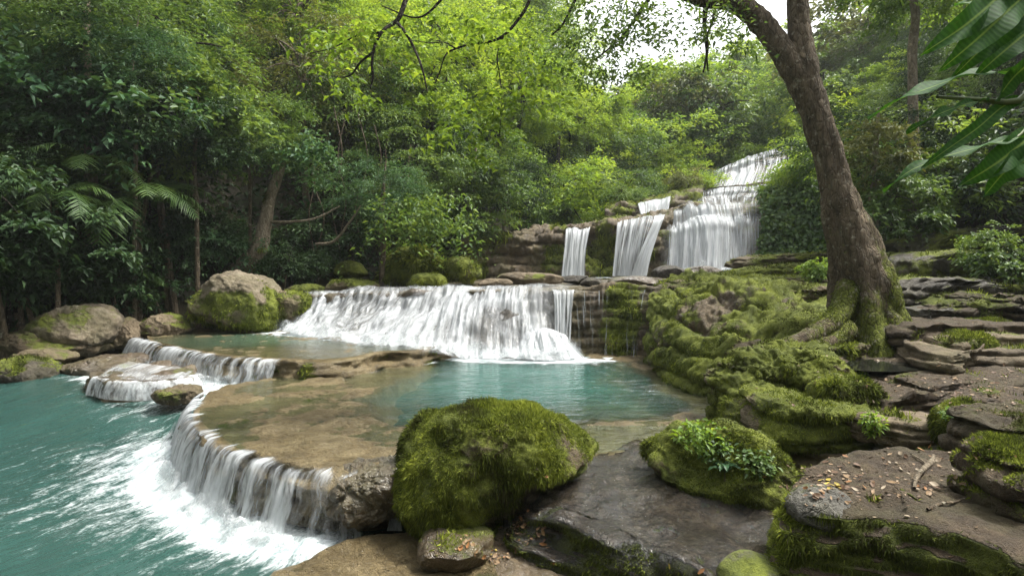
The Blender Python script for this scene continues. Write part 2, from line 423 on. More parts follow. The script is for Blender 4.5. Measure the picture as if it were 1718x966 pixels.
def bedding(V, k, seed, wave=.5):
    """stacked layers of stone: each bed set back or forward a little, a groove between beds"""
    q = V[:, 2] * k + wave * fbm(V * np.array([.7, .7, .25]), seed + 5, 3) + seed * .37
    i = np.floor(q); f = q - i
    h = vnoise(np.stack([V[:, 0] * .9, V[:, 1] * .9, i * 7.7], -1), seed + 6)
    return h + .45 * np.sin(f * math.pi) - 1.1 * sstep(.14, .0, np.minimum(f, 1 - f))
def finish_rock(name, V, Fc, mat, label, cat, group, moss=(.2, .4), seed=0, blades=0, L=.04, droop=.6, register=False, thr=.5, mossfn=None, loc=None, parent=None, bladew=.22, kind=None, closed=True, detail=.012):
    if closed:      # outward faces
        T = tris_of(Fc); q = V - V.mean(0)
        if np.einsum('ij,ij->i', q[T[:, 0]], np.cross(q[T[:, 1]], q[T[:, 2]])).sum() < 0: Fc = Fc[:, ::-1]
    N = vnormals(V, Fc)
    if detail:
        V = V + N * (detail * (fbm(V * 5, seed + 71, 3) * 1.2 + .6 * fbm(V * 16, seed + 72, 3)))[:, None]
        N = vnormals(V, Fc)
    ma = moss_attr(V, N, moss[0], moss[1], seed)
    if mossfn is not None: ma = np.clip(mossfn(V, N, ma), 0, 1)
    if loc is None:
        loc = np.array([V[:, 0].mean(), V[:, 1].mean(), V[:, 2].min()])
    if register: reg(V, Fc)
    o = link(name, mesh_np(name, V - loc, Fc, mat, True, {'moss': ma}), parent, loc)
    if parent is None: tag(o, label, cat, group, kind)
    if blades:
        b = moss_blades(V, Fc, ma, blades, L, seed + 9, droop, w=bladew, thr=thr)
        if b is not None:
            link('moss', mesh_np('moss', b[0] - loc, b[1], M['moss'], True, {'tint': b[2]}), o)
    return o

_cs = {}
def cubesphere(n):
    if n in _cs: return _cs[n]
    g = np.tan(np.linspace(-1, 1, n + 1) * math.pi / 4)
    a, b = np.meshgrid(g, g, indexing='ij')
    Vs, Fs, off = [], [], 0
    f = grid_faces(n + 1, n + 1)
    one = np.ones_like(a)
    for v, flip in ((np.stack([one, a, b], -1), 0), (np.stack([-one, a, b], -1), 1), (np.stack([a, one, b], -1), 1),
                    (np.stack([a, -one, b], -1), 0), (np.stack([a, b, one], -1), 0), (np.stack([a, b, -one], -1), 1)):
        Vs.append(v.reshape(-1, 3)); Fs.append((f[:, ::-1] if flip else f) + off); off += (n + 1) ** 2
    V = np.concatenate(Vs); V /= np.linalg.norm(V, axis=1, keepdims=True)
    Fc = np.concatenate(Fs)
    _, ix, inv = np.unique(np.round(V, 5), axis=0, return_index=True, return_inverse=True)
    _cs[n] = (V[ix], inv.ravel()[Fc])
    return _cs[n]

def inflate(name, outline, Y, thick, mat, label, cat='rock', group=None, seed=0, rough=.12, freq=1.3, n=40, box=.75, cuts=5, strata=0., bed=6., **kw):
    """a rock whose face, seen from the path, has the outline given (picture points at depth Y); thick = half its real depth"""
    pts = np.array([P(x, y, Y) for x, y in outline])
    C = pts.mean(0)
    pl = catmull(pts[:, [0, 2]], 240, True) - C[[0, 2]]
    th = np.arctan2(pl[:, 1], pl[:, 0]); rr = np.hypot(pl[:, 0], pl[:, 1])
    o = np.argsort(th); th, rr = th[o], rr[o]
    D, Fc = cubesphere(n)
    t = np.arctan2(D[:, 2], D[:, 0])
    Rt = np.interp(t, th, rr, period=2 * math.pi)
    cp = np.hypot(D[:, 0], D[:, 2]) ** box
    sp = np.sign(D[:, 1]) * np.abs(D[:, 1]) ** box
    V = np.stack([C[0] + np.cos(t) * Rt * cp, C[1] + thick * sp, C[2] + np.sin(t) * Rt * cp], -1)
    size = rr.mean()
    rg = np.random.default_rng(seed)
    for k in range(cuts):      # flat broken facets
        d = rg.normal(0, 1, 3); d[1] = -abs(d[1]) * 1.3; d /= np.linalg.norm(d)
        s = (V - C) @ d
        lim = s.max() * rg.uniform(.72, .9)
        V -= np.where(s > lim, (s - lim) * .8, 0)[:, None] * d
    dirn = (V - C); dirn /= np.linalg.norm(dirn, axis=1, keepdims=True)
    q = V * freq / max(size, .25)
    nz = fbm(q, seed, 5, .55)
    rid = 1 - np.abs(fbm(q * 1.7 + 9, seed + 7, 3)) * 2
    V = V + dirn * (size * rough * (nz * .8 - .35 * np.clip(rid - .55, 0, 1)))[:, None]
    if strata:
        h = strata * bedding(V, bed, seed) * sstep(1.0, .6, np.abs(D[:, 2]))
        V[:, 0] += dirn[:, 0] * h; V[:, 1] += dirn[:, 1] * h
    return finish_rock(name, V, Fc, mat, label, cat, group, seed=seed, **kw)

def slab(name, outline, thick, mat, label, cat='rock', group=None, seed=0, top=.03, side=.10, undercut=.1, N=220, nt=44, ns=22, bev=.08, layers=.035, bed=8., strata=5., topfn=None, zbot=None, wobble=.06, **kw):
    """a ledge of rock: outline = world points of its top edge"""
    pts = np.asarray(outline, float)
    C = pts.mean(0)
    E = catmull(pts, N, True)
    # roughen the plan outline
    rad = E[:, :2] - C[:2]
    wob = fbm(np.stack([E[:, 0] * 1.6, E[:, 1] * 1.6, E[:, 2] * 0 + seed], -1), seed, 4)
    E[:, :2] += rad / np.linalg.norm(rad, axis=1, keepdims=True) * (wob * wobble)[:, None]
    rad = E[:, :2] - C[:2]
    rl = np.linalg.norm(rad, axis=1, keepdims=True)
    un = rad / rl
    rows = []
    for k in range(nt):
        s = (k / (nt - 1)) ** .8
        p = np.empty((N, 3))
        p[:, :2] = C[:2] + rad * s - un * np.minimum(bev * 1.0, rl * .3) * s
        p[:, 2] = C[2] * (1 - s) + E[:, 2] * s
        rows.append(p)
    for k in range(1, 5):     # rounded edge
        a = k / 4 * math.pi / 2
        p = np.empty((N, 3))
        p[:, :2] = E[:, :2] - un * np.minimum(bev, rl * .3) * (1 - math.sin(a))
        p[:, 2] = E[:, 2] - bev * (1 - math.cos(a))
        rows.append(p)
    for k in range(1, ns):
        v = k / (ns - 1)
        p = np.empty((N, 3))
        p[:, :2] = E[:, :2] - un * (undercut * v ** 2 - side * .6 * math.sin(v * math.pi))
        zb = (E[:, 2] - thick) if zbot is None else np.full(N, zbot)
        p[:, 2] = (E[:, 2] - bev) * (1 - v) + zb * v
        rows.append(p)
    V = np.concatenate(rows)
    Fc = grid_faces(len(rows), N, True)[:, ::-1]
    Nn = vnormals(V, Fc)
    flat = sstep(.5, .9, Nn[:, 2])
    n1 = fbm(V * 2.1, seed + 1, 5, .55)
    n2 = fbm(np.stack([V[:, 0] * 1.3, V[:, 1] * 1.3, V[:, 2] * strata], -1), seed + 2, 4, .6)
    V = V + Nn * ((1 - flat) * (side * n2 + layers * bedding(V, bed, seed)))[:, None]
    V[:, 2] += flat * top * n1 * 1.3
    if topfn is not None: V = topfn(V, flat)
    return finish_rock(name, V, Fc, mat, label, cat, group, seed=seed, **kw)

def loft(rows, n, m):
    Rw = np.stack([catmull(np.asarray(r, float), n) for r in rows], 0)     # rows x n x 3
    out = np.stack([catmull(Rw[:, j], m) for j in range(n)], 1)             # m x n x 3
    return out
def uvgrid(m, n):
    v, u = np.meshgrid(np.linspace(0, 1, m), np.linspace(0, 1, n), indexing='ij')
    return np.stack([u.ravel(), v.ravel()], -1)
def px_rows(rows): return [[P(*q) for q in r] for r in rows]
def face_rock(name, rows, mat, label, cat='rock', group=None, seed=0, n=160, m=60, disp=.12, freq=1.1, strata=1., off=0., layers=0., bed=4., **kw):
    G = loft(rows, n, m)
    V = G.reshape(-1, 3)
    Fc = grid_faces(m, n)
    N = vnormals(V, Fc)
    cam = np.array([0, 0, ZC]) - V
    if np.einsum('ij,ij->i', N, cam).mean() < 0: Fc = Fc[:, ::-1]; N = -N
    q = V * freq
    V = V + N * (disp * fbm(np.stack([q[:, 0], q[:, 1], q[:, 2] * strata], -1), seed, 5, .55) + layers * bedding(V, bed, seed) - off)[:, None]
    return finish_rock(name, V, Fc, mat, label, cat, group, seed=seed, closed=False, **kw)

def add_spray(o, base, loc, h, seed):
    """broken white splash along the foot of a fall"""
    n = len(base); d = np.gradient(base[:, :2], axis=0); nr = np.stack([-d[:, 1], d[:, 0]], -1)
    nr /= np.linalg.norm(nr, axis=1, keepdims=True) + 1e-9
    if np.mean(np.einsum('ij,ij->i', nr, -base[:, :2])) < 0: nr = -nr
    zb = base[:, 2]
    rows = []
    for k, (o_, z_) in enumerate([(-.02, 1.), (.18, .85), (.42, .5), (.75, .18), (1.1, .0)]):
        w = 1 + .8 * fbm(np.stack([base[:, 0] * 3, base[:, 1] * 3, zb * 0 + k * .3], -1), seed + 60, 3)
        rows.append(np.stack([base[:, 0] + nr[:, 0] * o_ * h, base[:, 1] + nr[:, 1] * o_ * h, zb + .01 + h * .8 * z_ * w], -1))
    G = np.stack([catmull(np.array([r[j] for r in rows]), 14) for j in range(n)], 1)
    V = G.reshape(-1, 3); uv = uvgrid(14, n)
    dn = (sstep(0, .3, uv[:, 1]) * sstep(1, .5, uv[:, 1])) * sstep(0, .05, uv[:, 0]) * sstep(1, .95, uv[:, 0])
    link('spray', mesh_np('spray', V - loc, grid_faces(14, n), M['spray'], True, {'dens': dn}), o)
def curtain(name, rows, mat, label, n=200, m=40, dens=None, rib=.02, ribf=40., seed=0, parent=None, group=None, cat='waterfall', uscale=1., shear=None, veil=0., spray=0., lumps=0.):
    G = loft(rows, n, m)
    V = G.reshape(-1, 3)
    uv = uvgrid(m, n)
    Fc = grid_faces(m, n)
    N = vnormals(V, Fc)
    if np.einsum('ij,ij->i', N, np.array([0, 0, ZC]) - V).mean() < 0: Fc = Fc[:, ::-1]; N = -N
    s = fbm(np.stack([uv[:, 0] * ribf, uv[:, 1] * 1.5, uv[:, 0] * 0 + seed], -1), seed, 3)
    V = V + N * (rib * s * sstep(0, .25, uv[:, 1]))[:, None]
    if lumps: V = V + N * (lumps * fbm(V * np.array([1.3, 1.3, 3.2]), seed + 30, 4))[:, None]
    d = np.full(len(V), .55) if dens is None else dens(uv[:, 0], uv[:, 1])
    d = d * sstep(0, .05, uv[:, 0]) * sstep(1, .95, uv[:, 0])
    loc = np.array([V[:, 0].mean(), V[:, 1].mean(), V[:, 2].min()])
    if shear is not None: uv[:, 0] += shear(uv[:, 0]) * uv[:, 1]
    uv = uv * np.array([uscale, 1]) + seed * .37
    o = link(name, mesh_np(name, V - loc, Fc, mat, True, {'dens': d}, uv), parent, loc if parent is None else (0, 0, 0))
    if parent is None: tag(o, label, cat, group)
    if spray:
        add_spray(o, G[-1], loc, spray, seed)
    if veil:
        q = uvgrid(m, n)
        W = V + N * veil * (.4 + q[:, 1:2]) + N * (.5 * veil * fbm(np.stack([q[:, 0] * 30, q[:, 1] * 4, q[:, 0] * 0], -1), seed + 40, 3))[:, None]
        dv = np.clip(d * .75 + .12 + .12 * q[:, 1], 0, 1) * sstep(0, .06, q[:, 0]) * sstep(1, .94, q[:, 0])
        link('veil', mesh_np('veil', W - loc, Fc, M['veil'], True, {'dens': dv}, uv + .21), o)
    return o
# ------------------------------------------------------------------ ground
def sdist(poly, x, y):
    poly = np.asarray(poly, float)
    best = np.full(x.shape, 1e9); sg = np.ones(x.shape)
    for a, b in zip(poly[:-1], poly[1:]):
        d = b - a
        t = np.clip(((x - a[0]) * d[0] + (y - a[1]) * d[1]) / (d @ d), 0, 1)
        ex, ey = x - a[0] - t * d[0], y - a[1] - t * d[1]
        q = np.hypot(ex, ey)
        s = np.sign(d[0] * (y - a[1]) - d[1] * (x - a[0]))
        m = q < best - 1e-9
        best = np.where(m, q, best); sg = np.where(m, s, sg)
    return best * sg          # positive to the left of the way
LEFT = [(-16, -8), (-13.5, 6), (-11.2, 10.5), (-9.6, 14), (-7.6, 16.6), (-4.6, 19.5), (-2.2, 22.3), (0, 25), (3, 29), (6, 34), (10, 42), (16, 55), (24, 75), (34, 110), (60, 220)]
RIGHT = [(7, -8), (7, 7), (7.2, 9.8), (7.4, 12.5), (8.6, 15.5), (10.6, 19), (13.6, 23.5), (16.5, 29), (18.5, 36), (24, 48), (32, 65), (42, 100), (75, 220)]
FY = [-60, 12.4, 13.6, 16, 22, 24, 30, 34, 45, 58, 72, 92, 120, 220]
FLa = [-.7, -.7, -.3, .5, 1.5, 3.2, 3.8, 4.5, 7, 9.5, 14, 21, 26, 28]
FLb = [-.7, -.7, 1.0, 1.5, 1.7, 3.0, 5.6, 7.6, 10, 12.5, 17.5, 25, 30, 32]
def ground_z(x, y):
    x = np.asarray(x, float); y = np.asarray(y, float)
    dl = sdist(LEFT, x, y); dr = -sdist(RIGHT, x, y)
    w = sstep(6, 10.5, x)
    fl = np.interp(y, FY, FLa) * (1 - w) + np.interp(y, FY, FLb) * w
    hl = np.where(dl > 0, dl * .82 + .9 * (1 - np.exp(-np.maximum(dl, 0) * 1.2)), 0) * (1 - .8 * sstep(46, 70, y))
    hr = np.where(dr > 0, dr * 1.0 + .6 * (1 - np.exp(-np.maximum(dr, 0) * 1.5)), 0)
    p = np.stack([x * .35, y * .35, x * 0], -1).reshape(-1, 3)
    n = fbm(p, 5, 4).reshape(x.shape)
    amp = np.where((dl > .2) | (dr > .2) | (y > 30), .5, .05)
    cap = 26 + 4 * n
    hh = np.minimum(np.maximum(hl, hr), cap)
    return fl + hh + n * amp
def build_ground():
    s = np.linspace(-1, 1, 230)
    gx = 30 * s + 320 * s ** 5
    t = np.linspace(0, 1, 260)
    gy = -30 + 130 * t + 320 * t ** 6
    X, Y = np.meshgrid(gx, gy)
    Z = ground_z(X, Y)
    V = np.stack([X, Y, Z], -1).reshape(-1, 3)
    Fc = grid_faces(len(gy), len(gx))
    ma = np.clip(.25 + .3 * fbm(V * .6, 3, 3) + .6 * sstep(24, 34, V[:, 1]), 0, 1)
    o = link('ground', mesh_np('ground', V, Fc, M['earth'], True, {'moss': ma}))
    tag(o, 'dark forest soil of the valley floor and slopes under the trees', 'ground', kind='structure')
build_ground()

# ------------------------------------------------------------------ water levels
def zriver(y): return .42 * sstep(6.6, 11.6, y)
def polyd(poly, x, y):      # unsigned distance to an open line
    return np.abs(sdist(poly, x, y))

# lip of the near cascade (world), from its far end to the big mossy boulder
lip_px = [(352, 655), (335, 668), (328, 684), (327, 700), (337, 714), (355, 727), (390, 749), (440, 769), (500, 784), (560, 792), (610, 788), (664, 774)]
LIP = np.array([Pz(x, y, .61) for x, y in lip_px])
S1o = [tuple(p) for p in LIP] + [tuple(Pz(760, 790, .58)), tuple(Pz(880, 790, .56)), tuple(Pz(1000, 765, .57)), tuple(Pz(1110, 748, .59)), tuple(Pz(1215, 722, .6)),
       (3.3, 8.6, .6), (3.4, 10.5, .6), (3.2, 12.6, .6), (1.4, 13.7, .6), (-1.0, 13.6, .6), (-2.2, 12.6, .6), (-2.7, 11.4, .6), (-3.9, 10.7, .6), (-4.6, 9.9, .6)]
POOL = np.array([Pz(x, y, .6)[:2] for x, y in [(560, 672), (628, 655), (690, 628), (722, 606), (745, 598), (830, 600), (960, 601), (1062, 606), (1100, 640), (1190, 680), (1160, 697), (1080, 705), (1000, 706), (930, 712), (820, 724), (740, 726), (690, 716), (612, 700), (640, 690), (600, 682)]])
def inpoly(poly, x, y):
    c = np.zeros(x.shape, bool); n = len(poly)
    for i in range(n):
        x0, y0 = poly[i]; x1, y1 = poly[(i + 1) % n]
        k = ((y0 > y) != (y1 > y)) & (x < (x1 - x0) * (y - y0) / (y1 - y0 + 1e-12) + x0)
        c ^= k
    return c
def poolsd(x, y):
    cl = np.concatenate([POOL, POOL[:1]])
    d = np.abs(sdist(cl, x, y))
    return np.where(inpoly(POOL, x, y), d, -d)
def pooldepth(x, y):
    d = poolsd(x, y)
    d = d + .18 * fbm(np.stack([x * 1.8, y * 1.8, x * 0], -1), 31, 3)
    return .03 + .30 * sstep(0, .25, d) + .9 * sstep(.1, 2.2, d)
def s1top(V, flat):
    dp = pooldepth(V[:, 0], V[:, 1])
    k = flat > .3
    V[:, 2] -= np.where(k, dp - .03, 0)
    # shallow steps and hollows of the travertine
    st = fbm(np.stack([V[:, 0] * .9, V[:, 1] * 1.3, V[:, 2] * 0], -1), 77, 4)
    V[:, 2] -= np.where(k, .030 * sstep(-.08, .02, st) * sstep(.9, .5, dp), 0)
    V[:, 2] += np.where(k, (.016 * fbm(V * np.array([4, 4, 0]), 78, 4) + .007 * fbm(V * np.array([15, 15, 0]), 79, 3)) * sstep(.6, .2, dp), 0)
    return V
o = slab('rock_shelf', S1o, 1.0, M['shelf'], 'broad tan rock shelf under shallow water between the near cascade and the turquoise pool', 'rock shelf',
     seed=3, top=.02, side=.16, layers=.05, undercut=.42, N=420, nt=110, ns=30, bev=.10, strata=3., topfn=s1top, wobble=.04, moss=(.06, -.1), register=True)

# water lying over that shelf and filling the pool
def build_pool():
    E = catmull(S1o, 360, True)
    C = np.array([-.5, 9.4, .6])
    rows = []
    nt = 170
    for k in range(nt):
        s = (k / (nt - 1)) * .985
        p = C + (E - C) * s
        rows.append(p)
    V = np.concatenate(rows)
    V[:, 2] = .596 - .02 * sstep(7.2, 6.0, V[:, 1])
    dp = pooldepth(V[:, 0], V[:, 1])
    depth = sstep(.05, 1.0, dp) * .93 + .03
    base = np.array([Pz(x, y, .62)[:2] for x, y in [(735, 594), (800, 601), (880, 603), (965, 602), (1010, 600)]])
    d = polyd(base, V[:, 0], V[:, 1])
    foam = .74 * sstep(.6, .0, d) + .40 * sstep(2.0, .2, d)
    # foam flecks and painted-in light sparkles on the right-hand side
    foam += .40 * sstep(1.6, .2, np.hypot((V[:, 0] - 1.9) / 1.2, (V[:, 1] - 9.2) / 2.2))
    d2 = polyd(np.array([(-2.6, 10.9), (-2.4, 11.5), (-1.7, 11.9)]), V[:, 0], V[:, 1])
    foam += .55 * sstep(.35, 0, d2)
    Fc = grid_faces(nt, 360, True)[:, ::-1]
    o = link('pool_water', mesh_np('pool_water', V, Fc, M['pool'], True, {'depth': depth, 'foam': np.clip(foam, 0, 1)}))
    tag(o, 'turquoise water of the middle pool and the shallow sheet over the tan shelf', 'water', kind='structure')
build_pool()

def lipcurve(n): return catmull(LIP, n)
def outward(E):
    d = np.gradient(E[:, :2], axis=0)
    nrm = np.stack([d[:, 1], -d[:, 0]], -1)
    nrm /= np.linalg.norm(nrm, axis=1, keepdims=True)
    return nrm
def lip_curtain(name, E, reach, zb, mat, label, dens, n=260, m=36, rib=.02, ribf=50., seed=0, back=.22, sign=1, inz=.012, uscale=1., group=None, spray=0., sprayto=1.):
    nrm = outward(E) * sign
    rows = []
    for t in np.linspace(0, 1, m):
        if t < .18:
            s = t / .18
            off = -back * (1 - s) + .03 * s
            z = E[:, 2] + inz * (1 - s) + .012
        else:
            s = (t - .18) / .82
            off = .03 + (reach - .03) * s ** .55
            z = (E[:, 2] + .012) * (1 - s ** 1.25) + zb * s ** 1.25
        rows.append(np.stack([E[:, 0] + nrm[:, 0] * off, E[:, 1] + nrm[:, 1] * off, z], -1))
    G = np.stack(rows); V = G.reshape(-1, 3)
    nn = len(E)
    uv = uvgrid(m, nn)
    N3 = np.repeat(np.concatenate([nrm, np.zeros((nn, 1))], 1)[None], m, 0).reshape(-1, 3)
    s = fbm(np.stack([uv[:, 0] * ribf, uv[:, 1] * 1.2, uv[:, 0] * 0 + seed], -1), seed, 3)
    V = V + N3 * (rib * s * sstep(.12, .4, uv[:, 1]))[:, None]
    st = .06 + .07 * fbm(np.stack([uv[:, 0] * 30, uv[:, 0] * 0, uv[:, 0] * 0], -1), seed + 3, 3)
    d = dens(uv[:, 0], uv[:, 1]) * sstep(0, .02, uv[:, 0]) * sstep(1, .98, uv[:, 0]) * sstep(-.04, .16, uv[:, 1] - st)
    Fc = grid_faces(m, nn)
    loc = np.array([V[:, 0].mean(), V[:, 1].mean(), V[:, 2].min()])
    o = link(name, mesh_np(name, V - loc, Fc, mat, True, {'dens': np.clip(d, 0, 1)}, uv * np.array([uscale, 1]) + seed * .37), None, loc)
    if spray: add_spray(o, G[-1][8:int(nn * sprayto)], loc, spray, seed)
    return tag(o, label, 'waterfall', group)

E6 = lipcurve(420)
# the wet overhanging rock to the right has only a few strands
def d6(u, v):
    n = fbm(np.stack([u * 26, u * 0, u * 0], -1), 4, 2)
    d = .57 - .10 * sstep(.70, .9, u) + .16 * n * sstep(.45, .8, u)
    d = d + .12 * sstep(.5, .1, u)
    d = d * sstep(.945, .91, u) + .0
    strand = np.exp(-((u - .985) / .006) ** 2) * .6
    return np.maximum(d + .05 * v, strand)
lip_curtain('curved_cascade', E6, .30, .0, M['fallA'], 'curved curtain of white water strands pouring off the tan shelf in front', d6, seed=1, rib=.035, ribf=60, spray=.26, sprayto=.9)

# lower river
def build_river():
    gx = np.concatenate([np.linspace(-18, -9, 90, endpoint=False), np.linspace(-9, .5, 300)])
    gy = np.concatenate([np.linspace(2.2, 8.5, 230, endpoint=False), np.linspace(8.5, 13.6, 110)])
    X, Y = np.meshgrid(gx, gy); x, y = X.ravel(), Y.ravel()
    nrm = outward(E6)
    B6 = E6[:, :2] + nrm * .32
    B6 = B6[95:372]
    d = polyd(B6[::10], x, y)
    # foam is carried away from the foot of the fall and to the left
    foam = .80 * sstep(.5, .0, d) + .42 * sstep(1.6, .1, d)
    foam *= sstep(-.35, -1.1, x) * .5 + .5
    B7 = np.array([Pz(a, b, .40)[:2] for a, b in [(160, 632), (230, 640), (300, 645), (380, 645), (475, 640)]])
    d7 = polyd(B7, x, y)
    foam += .78 * sstep(.55, 0, d7) + .30 * sstep(1.8, .2, d7)
    run = sstep(1.6, .2, np.hypot((x + 5.6) / 1.3, (y - 10.2) / 1.1))
    foam += .34 * run
    far = sstep(1.5, .2, np.hypot((x + 5.4) / 1.9, (y - 7.2) / 2.2))
    foam += .14 * far
    wig = fbm(np.stack([x * .35 + 3, y * .35, x * 0], -1), 8, 3)
    foam += .10 + .16 * wig
    foam = np.clip(foam, 0, 1)
    z = zriver(y) + .05 * fbm(np.stack([x * 1.3, y * .8, x * 0], -1), 9, 3) * (.4 + foam) + .05 * sstep(.4, 0, d) * (1 + fbm(np.stack([x * 6, y * 6, x * 0], -1), 3, 3))
    bank = sdist(LEFT, x, y)
    shore = sstep(-.2, -2.2, bank + .5 * wig)
    near = sstep(3.6, 4.6, y + (x + 2.0) * .35)
    depth = .35 + .63 * shore
    V = np.stack([x, y, z], -1)
    o = link('river_water', mesh_np('river_water', V, grid_faces(len(gy), len(gx)), M['river'], True, {'depth': depth, 'foam': foam}))
    tag(o, 'deep teal river water streaked with white foam below the cascades', 'water', kind='structure')
build_river()

# ------------------------------------------------------------------ left terrace and its falls
S2 = [(250, 572), (290, 582), (335, 591), (380, 598), (430, 602), (480, 604)]
S2w = [tuple(Pz(x, y, .87)) for x, y in S2]
S2o = S2w + [tuple(Pz(x, y, .87)) for x, y in [(520, 606), (560, 605), (600, 601), (640, 592), (690, 590), (725, 584)]] + [(-1.4, 13.2, .88), (-3.0, 14.2, .9), (-6.2, 16.2, .9), (-8.2, 15.6, .9), (-8.6, 14.2, .88)]
slab('rock_terrace', S2o, .75, M['shelf'], 'mossy edged rock terrace below the left end of the wide cascade', 'rock terrace', seed=14, top=.02, side=.14, undercut=.25, N=300, nt=50, bev=.07,
     moss=(.25, -.25), register=True, wobble=.09, blades=2500, L=.05)
def build_terrace_water():
    E = catmull(S2o, 240, True); C = E.mean(0)
    rows = [C + (E - C) * (k / 79 * .97) for k in range(80)]
    V = np.concatenate(rows); V[:, 2] = .895
    base = np.array([P(470, 556, 14.6)[:2], P(570, 572, 13.5)[:2], P(690, 588, 12.7)[:2], P(745, 596, 12.4)[:2]])
    d = polyd(base, V[:, 0], V[:, 1])
    foam = 1.0 * sstep(.6, 0, d) + .5 * sstep(1.8, .3, d)
    mid = np.hypot((V[:, 0] + 6) / 2, (V[:, 1] - 13.2) / 1.6)
    depth = .12 + .68 * sstep(1.3, .2, mid) + .3 * sstep(2.0, .6, d)
    o = link('terrace_water', mesh_np('terrace_water', V, grid_faces(80, 240, True)[:, ::-1], M['thin'], True, {'depth': np.clip(depth, 0, .9), 'foam': np.clip(foam, 0, 1)}))
    tag(o, 'thin green water sliding over the terrace below the wide cascade', 'water', kind='structure')
build_terrace_water()
E7 = catmull([tuple(Pz(228, 566, .87))] + S2w, 300)
lip_curtain('low_cascade', E7, .34, .40, M['fallA'], 'low white cascade spilling off the left terrace behind the small river stone',
            lambda u, v: .60 + .14 * fbm(np.stack([u * 9, u * 0, u * 0], -1), 6, 2) - .1 * sstep(.6, .9, u), seed=5, rib=.03, ribf=40, uscale=.8, spray=.22)
# lower step at its left
slab('stone_step', [tuple(Pz(x, y, .62)) for x, y in [(152, 624), (200, 616), (262, 606), (320, 610), (330, 622), (290, 634), (215, 640), (165, 640)]], .5, M['wet'],
     'low wet brown rock step at the left end of the side cascade', 'rock', seed=16, top=.04, side=.1, N=120, nt=20, ns=12, moss=(.0, .05))
curtain('step_run', [[Pz(215, 606, .70), Pz(262, 612, .68), Pz(325, 618, .66)], [Pz(190, 614, .655), Pz(250, 622, .65), Pz(325, 624, .65)], [Pz(165, 630, .64), Pz(235, 637, .64), Pz(318, 633, .64)]], M['fallE'], 'thin white run of water sliding over the low brown step', n=80, m=20, rib=.01, ribf=14, seed=33, uscale=.3, dens=lambda u, v: .44 + .14 * fbm(np.stack([u * 9, v * 2, u * 0], -1), 8, 2) - .2 * sstep(.3, .0, u))
Es = catmull([Pz(x, y, .635) for x, y in [(160, 632), (200, 639), (250, 640), (300, 636), (335, 626)]], 120)
lip_curtain('low_cascade', Es, .16, .36, M['fallA'], 'little white fall over the low brown step left of the side cascade', lambda u, v: .62 + .1 * fbm(np.stack([u * 7, u * 0, u * 0], -1), 8, 2), seed=6, rib=.02, ribf=20, uscale=.4, back=.12)

# ------------------------------------------------------------------ upper ledge and the wide cascade
UL = [(-5.4, 15.9, 1.74), (-4.2, 15.2, 1.80), (-2.3, 14.6, 1.90), (-.8, 14.2, 1.93), (.2, 13.95, 1.94), (1.4, 13.75, 1.95), (2.6, 13.5, 1.96), (3.6, 13.2, 1.97), (5, 13.6, 1.98), (8, 17.5, 2.0), (11, 21, 2.05), (12, 24, 2.1),
      (9, 25.5, 2.1), (4, 25, 2.1), (0, 24.6, 2.0), (-3, 22, 1.95), (-5.2, 18.5, 1.85)]
slab('rock_ledge', UL, 2.0, M['wet'], 'wide wet rock ledge carrying the stream above the middle cascade', 'rock ledge', seed=22, top=.05, side=.22, undercut=.0, N=300, nt=60, ns=26, bev=.10, moss=(.12, .0), register=True, strata=2.5)
def build_upper_water():
    E = catmull(UL, 200, True); C = np.array([2.5, 18.5, 1.95])
    V = np.concatenate([C + (E - C) * (k / 59 * .975) for k in range(60)])
    V[:, 2] += .015
    base = np.array([P(a, 461, 22.2)[:2] for a in (930, 1000, 1100, 1200, 1300)])
    d = polyd(base, V[:, 0], V[:, 1])
    foam = .9 * sstep(1.2, 0, d) + .28
    o = link('stream_water', mesh_np('stream_water', V, grid_faces(60, 200, True)[:, ::-1], M['thin'], True, {'depth': np.full(len(V), .1), 'foam': np.clip(foam, 0, 1)}))
    tag(o, 'shallow stream running over the upper ledge', 'water', kind='structure')
build_upper_water()

main_rows = px_rows([
    [(505, 492, 16.0), (600, 484, 15.5), (700, 480, 15.0), (800, 477, 14.7), (880, 476, 14.4), (965, 477, 14.2)],
    [(512, 497, 15.7), (600, 491, 15.1), (700, 487, 14.6), (800, 484, 14.25), (880, 483, 14.0), (963, 485, 13.8)],
    [(500, 518, 15.3), (590, 520, 14.6), (690, 518, 14.1), (800, 502, 13.75), (880, 508, 13.55), (961, 520, 13.5)],
    [(484, 541, 14.7), (578, 549, 13.8), (685, 553, 12.9), (795, 535, 13.15), (890, 545, 13.0), (960, 560, 13.3)],
    [(466, 557, 14.3), (566, 571, 12.9), (680, 584, 12.0), (770, 598, 12.35), (880, 602, 12.15), (975, 600, 12.6)]])
face_rock('cascade_rock', main_rows, M['dark'], 'dark wet rock face behind the wide middle cascade', 'rock face', seed=25, n=200, m=50, disp=.16, freq=1.6, off=.18, moss=(.0, .0))
def dmain(u, v):
    n = fbm(np.stack([u * 8 + v * .8, v * .8, u * 0], -1), 11, 3)
    d = .48 + .17 * n - .14 * sstep(.15, .0, v)
    # the dark domed boulder shows through in the middle right, water fanning round it
    q = np.hypot((u - .765) / .085, (v - .74) / .34)
    d -= .20 * sstep(1.15, .5, q)
    d += .16 * np.exp(-((q - 1.25) / .25) ** 2)
    d += .22 * sstep(.85, 1.0, v)
    d -= .38 * sstep(.90, .925, u) * sstep(.985, .95, u) * sstep(.95, .7, v) * .6
    return np.clip(d, 0, 1)
